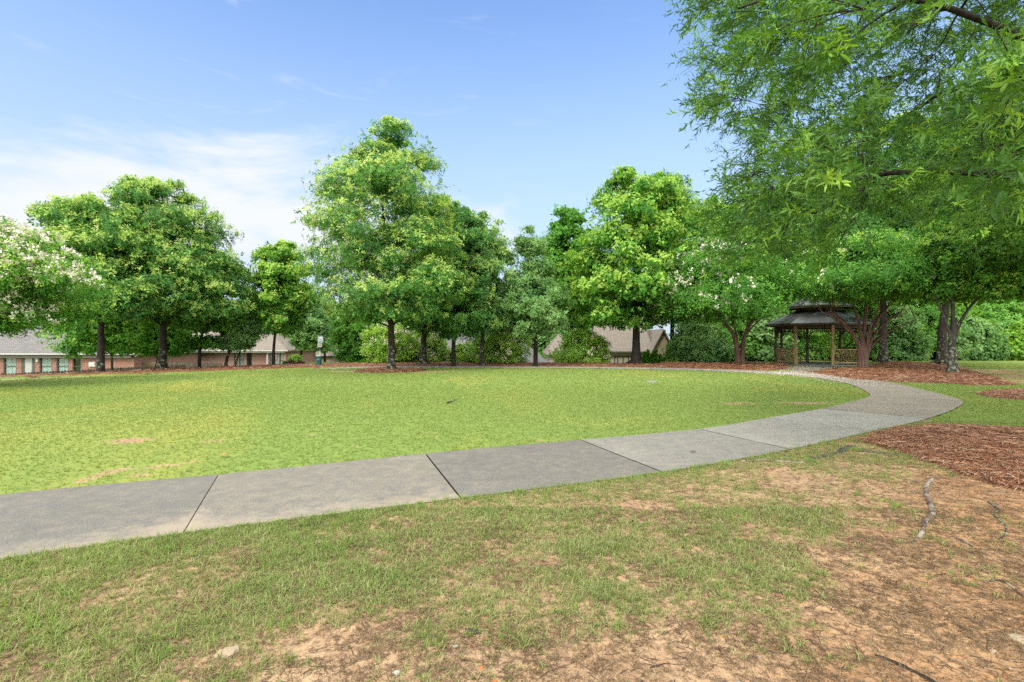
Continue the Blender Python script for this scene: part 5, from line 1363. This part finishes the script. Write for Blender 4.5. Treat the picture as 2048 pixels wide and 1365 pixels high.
# angled bay at its right end
x5, x6 = lx(541), lx(576)
wall_with_openings(L, x5, x6, -0.55, -.8, E2-G2-.14, [(lx(543), lx(549), zb, zt), (lx(552), lx(560), zb, zt), (lx(563), lx(571), zb, zt)])
L.box(x6-.25, x6, -.30, 7.75, -.8, E2-G2-.14); L.box(x5, x5+.25, -.30, 0.25, -.8, E2-G2-.14)
L.build('wall', M['brick2'], h2)
for a, b_, y_ in ((468, 476, 0), (478, 487, 0), (543, 549, -.55), (552, 560, -.55), (563, 571, -.55)): add_window(h2, lx(a), lx(b_), y_, zb if a != 468 else .4, zt)
add_window(h2, lx(493), lx(504), 0, .1, zt, dark=2, name='glass_door', sash=False)
add_window(h2, lx(335), lx(347), 0, zb+.6, zt-.3, frame='trimw', muntin=2)
dsp = MB(); dsp.box(lx(269), lx(269)+.13, -.10, -.003, -.8, E2-G2-.3); dsp.build('downspout', M['trimw'], h2)
dsp = MB(); dsp.box(x5-.13, x5-.003, -.66, -.56, -.8, E2-G2-.3); dsp.build('downspout', M['trimw'], h2)
hip_roof(h2, lx(268), lx(576), -.55, 8, E2-G2, E2-G2+2.6, .45, True, True, 'shingle_tan')
sf = MB(); sf.box(lx(268), lx(576), -.9, -.56, E2-G2-.30, E2-G2-.165); sf.build('soffit', M['trimw'], h2)

# patio table set just outside the second house
pt = empty('patio_table', (hx(497, 53), 53, float(hz(hx(497, 53), 53))+1.0), 'dark round patio table outside the glass door of the second house', 'table')
mb = MB(); mb.lathe([(0, .70), (.55, .70), (.55, .74), (0, .745)], (0, 0, 0), 16); mb.build('table_top', M['trim'], pt)
for k in range(4):
    a = k*1.571+.4; q = MB(); q.tube([(math.cos(a)*.45, math.sin(a)*.45, -1.0), (math.cos(a)*.35, math.sin(a)*.35, .7)], .025, 6); q.build('leg', M['trim'], pt)

# slate-roofed house, mostly its roof
D3 = 47.0
def simple_house(name, label, x0, x1, y0, y1, gz, ze, zr, wallm, roofm, hl, hr, wins=(), gut='trimw'):
    cx = (x0+x1)/2; h = empty(name, (cx, y0, gz), label, 'house')
    L = MB(); H = ze-gz-.14
    ops = [(a-cx, b_-cx, c-gz, d_-gz) for a, b_, c, d_ in wins]
    wall_with_openings(L, x0-cx, x1-cx, 0, -.5, H, ops); dy = y1-y0
    L.box(x0-cx, x0-cx+.25, .25, dy, -.5, H); L.box(x1-cx-.25, x1-cx, .25, dy, -.5, H); L.box(x0-cx+.25, x1-cx-.25, dy-.25, dy, -.5, H)
    L.build('wall', M[wallm], h)
    hip_roof(h, x0-cx, x1-cx, 0, dy, ze-gz, zr-gz, .4, hl, hr, roofm, gutter=gut)
    for a, b_, c, d_ in ops: add_window(h, a, b_, 0, c, d_)
    return h
hh = simple_house('slate_roof_house', 'house sunk below the lawn with a steep dark slate roof and white gutter', hx(835, D3), hx(1091, D3), D3, D3+8.4, -3.4, -.52, 3.3, 'brick3', 'slate', True, True, [(hx(1040, D3), hx(1062, D3), -2.2, -.9)])
simple_house('cream_house', 'small cream house with a tan roof squeezed between the slate roof and the flowering shrub', hx(1099, 56), hx(1150, 56), 56, 63, -3.4, 0.15, 2.5, 'cream', 'shingle_tan', True, True, [(hx(1112, 56), hx(1124, 56), -2.1, -.7)])
simple_house('grey_roof_house', 'distant house with a tall grey roof glimpsed beyond the pet waste station', hx(600, 70), hx(748, 70), 70, 79, -3.4, -.4, 3.4, 'brick3', 'shingle_tan', True, True, [(hx(612, 70), hx(624, 70), -2.3, -.9)])
simple_house('brown_roof_house', 'tan-roofed house glimpsed between the oaks behind the slate roof', hx(868, 62), hx(1020, 62), 62, 71, -3.4, .3, 4.3, 'brick3', 'shingle_tan', True, False)
# tan house with battened boards and a gable at the right
D4 = 50.0; G4 = -3.3; E4 = .50
hb = empty('tan_house', (hx(1260, D4), D4, G4), 'tan-roofed house with dark battens on cream boards behind the big oak', 'house'); ox = hx(1260, D4)
def lx(px): return hx(px, D4)-ox
L = MB(); L.box(lx(1150), lx(1297), 0, .25, -.5, E4-G4-.14); L.box(lx(1150), lx(1150)+.25, .25, 9, -.5, E4-G4-.14); L.box(lx(1150)+.25, lx(1346), 8.75, 9, -.5, E4-G4-.14); L.build('wall', M['cream'], hb)
bt = MB()
for px in (1229, 1235, 1246, 1257, 1268, 1280, 1293): bt.box(lx(px)-.05, lx(px)+.05, -.03, -.002, -.5, E4-G4-.42)
bt.box(lx(1229), lx(1297), -.05, -.032, E4-G4-.58, E4-G4-.48)
bt.build('batten', M['trim'], hb)
hip_roof(hb, lx(1150), lx(1297), 0, 9, E4-G4, E4-G4+3.9, .4, True, False, 'shingle_tan', gutter='trim')
# cross gable
gx0, gx1 = lx(1297)+.003, lx(1346); zg = E4-G4-.6
gm_ = MB(); gm_.box(gx0, gx1, -.6, 8.74, -.5, zg)
pk = ((gx0+gx1)/2, zg+2.5)
gm_.prism([(gx0, -.6, zg+.002), (gx1, -.6, zg+.002), (pk[0], -.6, pk[1])], (0, .25, 0)); gm_.build('gable_wall', M['brick3'], hb)
rf = MB()
for s, xe in ((-1, gx0-.35), (1, gx1+.35)):
    ze_ = zg-.25
    rf.hexa([(xe, -1.0, ze_), (pk[0], -1.0, pk[1]+.10), (pk[0], 9.3, pk[1]+.10), (xe, 9.3, ze_), (xe, -1.0, ze_+.16), (pk[0], -1.0, pk[1]+.27), (pk[0], 9.3, pk[1]+.27), (xe, 9.3, ze_+.16)])
rf.build('gable_roof', M['shingle_tan'], hb)
add_window(hb, lx(1312), lx(1322), -.66, 1.0, 2.4, dark=2)
# white utility box seen beside the tan house
ub = MB(); ub.box(-.35, .35, -.3, .3, 0, .95); ub.box(-.38, .38, -.33, .33, .95, 1.02); uo = ub.build('white_cabinet', M['trimw']); x_ = hx(1228, 44); uo.location = (x_, 44, float(hz(x_, 44))); tag(uo, 'white box cabinet beside the corner of the tan house', 'cabinet')

# ---------------------------------------------------------------- wooden fences
M['fence'] = bark_mat('weathered_board', (0.05, 0.042, 0.033), (0.17, 0.14, 0.105), 0.35, (0.16, 0.17, 0.11), zs=.15)
M['fence2'] = bark_mat('fresh_board', (0.12, 0.085, 0.05), (0.27, 0.20, 0.12), 0.2, (0.2, 0.19, 0.12), zs=.15)
def board_fence(name, label, a, b, ta, tb, h, mat, seed):
    """a,b ground points (x,y); ta,tb top heights"""
    r = np.random.default_rng(seed); a = np.array(a); b = np.array(b); L_ = np.linalg.norm(b-a); d = (b-a)/L_; nrm = np.array((d[1], -d[0]))
    root = empty(name, (a[0], a[1], ta-h), label, 'fence'); n = int(L_/.145); bd = MB()
    for i in range(n):
        s0 = i*.145+.004; s1 = s0+.135; top = ta+(tb-ta)*(i/n)-(ta-h)+r.normal(0, .012)
        p0 = d*s0; p1 = d*s1; q0 = p0+nrm*.022; q1 = p1+nrm*.022
        e = np.array((d[0], d[1]))*.03
        bd.hexa([(p0[0], p0[1], top-h), (p1[0], p1[1], top-h), (q1[0], q1[1], top-h), (q0[0], q0[1], top-h), (p0[0], p0[1], top-.05), (p1[0], p1[1], top-.05), (q1[0], q1[1], top-.05), (q0[0], q0[1], top-.05)])
        bd.hexa([(p0[0], p0[1], top-.05), (p1[0], p1[1], top-.05), (q1[0], q1[1], top-.05), (q0[0], q0[1], top-.05), (p0[0]+e[0], p0[1]+e[1], top), (p1[0]-e[0], p1[1]-e[1], top), (q1[0]-e[0], q1[1]-e[1], top), (q0[0]+e[0], q0[1]+e[1], top)])
    bd.build('boards', mat, root)
    k = 0; s = 0
    while s < L_:
        top = ta+(tb-ta)*(s/L_)-(ta-h); p = d*s-nrm*.06; pm_ = MB(); pm_.box(p[0]-.045, p[0]+.045, p[1]-.045, p[1]+.045, top-h-.2, top-.06); pm_.build('post', mat, root); s += 2.4
    for zr in (.35, h-.3):
        rl = MB(); p0 = -nrm*.03; p1 = d*L_-nrm*.03
        rl.beam((p0[0], p0[1], zr), (p1[0], p1[1], zr+tb-ta), .04, .09); rl.build('rail', mat, root)
xa, za = XZ(-60, 751, 30.5); xb, zb_ = XZ(372, 729, 38.0)
board_fence('board_fence', 'low weathered board fence showing just above the left straw strip', (xa, 30.5), (xb, 38.0), za, zb_, 1.5, M['fence'], 3)
xa, za = XZ(270, 723.5, 46.0); xb, zb_ = XZ(330, 724.5, 46.0)
board_fence('board_fence', 'short lighter brown board fence between the two brick houses', (xa, 46), (xb, 46), za, zb_, 1.7, M['fence2'], 4)
xa, za = XZ(338, 725, 43.0); xb, zb_ = XZ(446, 726, 43.0)
board_fence('board_fence', 'dark grey board fence before the second brick house', (xa, 43), (xb, 43), za, zb_, 1.7, M['fence'], 5)

# ---------------------------------------------------------------- pet waste station
SD = 30.6; sx = (640-1024)/1024*SD; sz = float(hz(sx, SD))
ps = empty('pet_waste_station', (sx, SD, sz), 'teal pet waste station with a sign, bag box and round bin on one post', 'waste station')
teal = plain('teal_paint', (0.045, 0.19, 0.20), 0.45, 0.12, 9); teal_l = plain('light_teal_paint', (0.16, 0.36, 0.38), 0.5, .05); navy = plain('navy_plastic', (0.012, 0.035, 0.075), 0.4)
creamp = plain('cream_paint', (0.58, 0.54, 0.42), 0.5, .06); wht = plain('sign_white', (0.74, 0.78, 0.78), 0.5, .02); blk = plain('sign_black', (0.03, 0.03, 0.04), 0.5)
k_ = SD/1024
def zz(py): return EYE+(682.5-py)*k_-sz
def xx(px): return (px-640)*k_
mb = MB(); mb.box(-.03, .03, -.02, .04, -.2, zz(683)); mb.build('post', M['trimw'], ps)
mb = MB(); mb.box(xx(636), xx(647)-.0, -.05, -.022, zz(687), zz(672)); sg = mb.build('sign', teal_l, ps)
mb = MB(); mb.box(xx(636.3), xx(646.5), -.056, -.0505, zz(682.2), zz(674.2)); mb.build('sign_panel', wht, sg)
mb = MB(); c = (xx(638.5), zz(678.2))
mb.box(c[0]-.015, c[0]+.015, -.060, -.0565, c[1]-.02, c[1]+.06); mb.box(c[0]-.014, c[0]-.003, -.060, -.0565, c[1]-.09, c[1]-.021); mb.box(c[0]+.003, c[0]+.014, -.060, -.0565, c[1]-.09, c[1]-.021)
mb.lathe([(0, 0), (.014, .004), (.018, .018), (.012, .032), (0, .036)], (c[0], -.058, c[1]+.064), 8)
e_ = (xx(643), zz(680.3)); mb.box(e_[0]-.055, e_[0]+.04, -.060, -.0565, e_[1], e_[1]+.03); mb.box(e_[0]-.052, e_[0]-.04, -.060, -.0565, e_[1]-.035, e_[1]-.001); mb.box(e_[0]+.022, e_[0]+.034, -.060, -.0565, e_[1]-.035, e_[1]-.001); mb.box(e_[0]+.03, e_[0]+.068, -.0605, -.057, e_[1]+.02, e_[1]+.045)
mb.beam((c[0]+.018, -.058, c[1]+.03), (e_[0]-.01, -.058, e_[1]+.034), .005)
mb.build('pictogram', blk, sg)
mb = MB()
for j in range(2):
    for i in range(5): mb.box(xx(637)+i*.055, xx(637)+i*.055+.04-.008*((i+j) % 3), -.056, -.0505, zz(684.2)-j*.035, zz(684.2)-j*.035+.016)
mb.build('lettering', wht, sg)
mb = MB(); mb.box(xx(636.8), xx(645.2), -.15, -.02, zz(694.5), zz(688)); mb.box(xx(636.6), xx(645.4), -.16, -.015, zz(688)+.002, zz(687.3)); bx_ = mb.build('bag_box', creamp, ps)
mb = MB()
for j in range(3): mb.box(xx(639), xx(643.5), -.155, -.151, zz(690.2)-j*.03, zz(690.2)-j*.03+.013)
mb.build('lettering', plain('faded_ink', (0.28, 0.22, 0.18), .6), bx_)
mb = MB(); mb.box(xx(637.5), xx(642.8), -.13, -.02, zz(700.5), zz(696)); mb.box(xx(639), xx(640.2), -.136, -.131, zz(699.5), zz(698)); mb.build('bag_dispenser', navy, ps)
mb = MB(); bz_ = zz(732.5); ht = zz(713)-bz_; R_ = 5.0*k_
mb.lathe([(0, 0), (R_*.92, 0), (R_, .05), (R_, ht*.62), (R_*1.035, ht*.63), (R_*1.035, ht*.66), (R_, ht*.67), (R_, ht-.03), (R_*1.06, ht-.025), (R_*1.06, ht)], (0, -R_-.03, bz_), 20); bn = mb.build('bin', teal, ps, True)
mb = MB(); mb.lathe([(0, .0), (R_*1.08, .0), (R_*1.08, .03), (R_*.5, .06), (0, .065)], (0, -R_-.03, bz_+ht+.003), 20); mb.build('lid', M['trimw'], bn, True)
mb = MB(); mb.box(-.04, .04, -R_-.06, -R_, -.05, bz_-.002); mb.build('bin_foot', blk, ps)

# ---------------------------------------------------------------- gazebo
gz = float(hz(GX, GY))+.03
gb = empty('gazebo', (GX, GY, gz), 'octagonal wooden gazebo with a two-tier mouldy metal roof', 'gazebo')
m, g = new_mat('patina_roof')
tc = g.node('ShaderNodeTexCoord').outputs['Object']
n1_ = g.noise(tc, 0.9, 6, 0.7, 1.0); n2_ = g.noise(tc, 9, 4)
c = g.mix(g.ramp(n2_, [(0.35, 0.0), (0.7, 1.0)]), (0.085, 0.125, 0.12), (0.16, 0.215, 0.205))
c = g.mix(g.ramp(n1_, [(0.46, 0.0), (0.52, 0.92)]), c, (0.035, 0.035, 0.03))
finish(g, c, 0.42, n2_, .2, .01, .5); M['patina'] = m
M['gwood'] = bark_mat('dark_wood', (0.05, 0.038, 0.025), (0.19, 0.135, 0.08), 0.3, (0.15, 0.15, 0.08), zs=.12)
M['gwood_l'] = bark_mat('warm_wood', (0.34, 0.23, 0.11), (0.72, 0.52, 0.27), 0.3, (0.36, 0.36, 0.18), zs=.12)
GR = 2.5; ph = math.radians(30)
def gv(k, R=GR): a = ph+k*math.pi/4; return np.array((R*math.cos(a), R*math.sin(a)))
for k in range(8):
    p = gv(k); mt = M['gwood_l'] if k in (4, 5, 6) else M['gwood']  # posts nearest the camera get the paler wood, the others the darker
    mb = MB(); a = ph+k*math.pi/4; u = np.array((math.cos(a), math.sin(a), 0)); v = np.array((-math.sin(a), math.cos(a), 0))
    def sq(z0, z1, s0, s1):
        P = []
        for z_, s_ in ((z0, s0), (z1, s1)):
            for i, j in ((-1, -1), (1, -1), (1, 1), (-1, 1)): P.append((p[0]+(u*i+v*j)[0]*s_/2, p[1]+(u*i+v*j)[1]*s_/2, z_))
        mb.hexa(P)
    sq(-.15, .95, .155, .155); sq(.951, 1.04, .19, .155); sq(1.041, 1.9, .12, .11); sq(1.901, 2.02, .13, .16); sq(2.021, 2.42, .15, .15)
    mb.build('post', mt, gb)
ENT = {4}    # open side: between vertices 4 and 5
fl = MB(); fl.prism([(gv(k, GR*1.02)[0], gv(k, GR*1.02)[1], -.10) for k in range(8)], (0, 0, .12)); fl.build('floor', plain('gazebo_floor', (0.30, 0.31, 0.30), .8), gb)
for k in range(8):
    a, b_ = gv(k), gv(k+1); d = (b_-a); Ls = np.linalg.norm(d); d = d/Ls; a2 = a+d*.09; b2 = b_-d*.09; mt = M['gwood_l'] if k in (3, 5) else M['gwood']
    # header beam and spindle frieze
    hb_ = MB(); hb_.beam((*a2, 2.30), (*b2, 2.30), .06, .2); hb_.beam((*a2, 2.03), (*b2, 2.03), .05, .04)
    for i in range(1, 15): q = a2+(b2-a2)*i/15; hb_.beam((*q, 2.05), (*q, 2.2), .022)
    hb_.build('frieze', M['gwood'], gb)
    for (q, sgn) in ((a2, 1), (b2, -1)):
        br = MB(); br.beam((*(q+d*sgn*.02), 1.78), (*(q+d*sgn*.22), 2.0), .035, .06); br.beam((*(q+d*sgn*.02), 1.90), (*(q+d*sgn*.12), 2.0), .03, .05); br.build('bracket', M['gwood'], gb)
    if k == 4: continue
    rl = MB(); rl.beam((*a2, .92), (*b2, .92), .09, .05); rl.beam((*a2, .14), (*b2, .14), .05, .07)
    nb_ = 16; nrm = np.array((d[1], -d[0]))
    if np.dot(nrm, a) < 0: nrm = -nrm
    for i in range(1, nb_):
        q = a2+(b2-a2)*i/nb_; pts = []
        for j in range(9):
            t_ = j/8; z_ = .17+.72*t_; off = d*.030*math.sin(t_*2*math.pi)+nrm*.05*math.sin(t_*math.pi)
            pts.append((q[0]+off[0], q[1]+off[1], z_))
        rl.tube(pts, .017, 4, cap=False)
    rl.build('railing', mt, gb)
def roof_tier(name, R0, z0, R1, z1, seams, thick=.05):
    o_ = MB()
    for k in range(8):
        a, b_, c_, d_ = gv(k, R0), gv(k+1, R0), gv(k+1, R1), gv(k, R1)
        o_.hexa([(*a, z0-thick), (*b_, z0-thick), (*c_, z1-thick), (*d_, z1-thick), (*a, z0), (*b_, z0), (*c_, z1), (*d_, z1)])
    ro = o_.build(name, M['patina'], gb)
    sm = MB()
    for k in range(8):
        a, b_, c_, d_ = gv(k, R0), gv(k+1, R0), gv(k+1, R1), gv(k, R1)
        for s in [i/seams for i in range(seams)]:
            p = a+(b_-a)*s; q = d_+(c_-d_)*s
            sm.beam((*p, z0+.012), (*q, z1+.012), .035 if s == 0 else .022, .03)
    sm.build('seam', M['patina'], ro)
    fa = MB()
    for k in range(8):
        a, b_ = gv(k, R0-.03), gv(k+1, R0-.03); fa.beam((*a, z0-.09), (*b_, z0-.09), .03, .10)
    fa.build('fascia', M['gwood'], ro)
roof_tier('roof', 3.15, 2.50, 1.35, 3.32, 3)
lo = MB()
for k in range(8):
    a, b_ = gv(k, 1.30), gv(k+1, 1.30); lo.beam((*a, 3.45), (*b_, 3.45), .05, .32)
lo.build('louvre_ring', M['gwood'], gb)
roof_tier('cupola_roof', 1.95, 3.62, .10, 4.55, 2)
fi = MB(); fi.lathe([(0.0, 0), (.12, 0), (.05, .12), (.09, .22), (0, .42)], (0, 0, 4.5), 10); fi.build('finial', M['gwood'], gb)
bn = empty('gazebo_bench', (GX-1.55, GY-.15, gz+.02), 'weathered wooden bench inside the gazebo by its left rail', 'bench', None, math.radians(70))
mb = MB()
for i in range(4): mb.box(-.62, .62, -.2+i*.11, -.11+i*.11, .42, .455)
mb.build('seat', M['gwood_l'], bn)
for i, (a, b_) in enumerate(((-.55, -.15), (.5, -.15), (-.55, .17), (.5, .17))):
    mb = MB(); mb.box(a, a+.06, b_-.03, b_+.03, 0, .418); mb.build('leg', M['gwood'], bn)
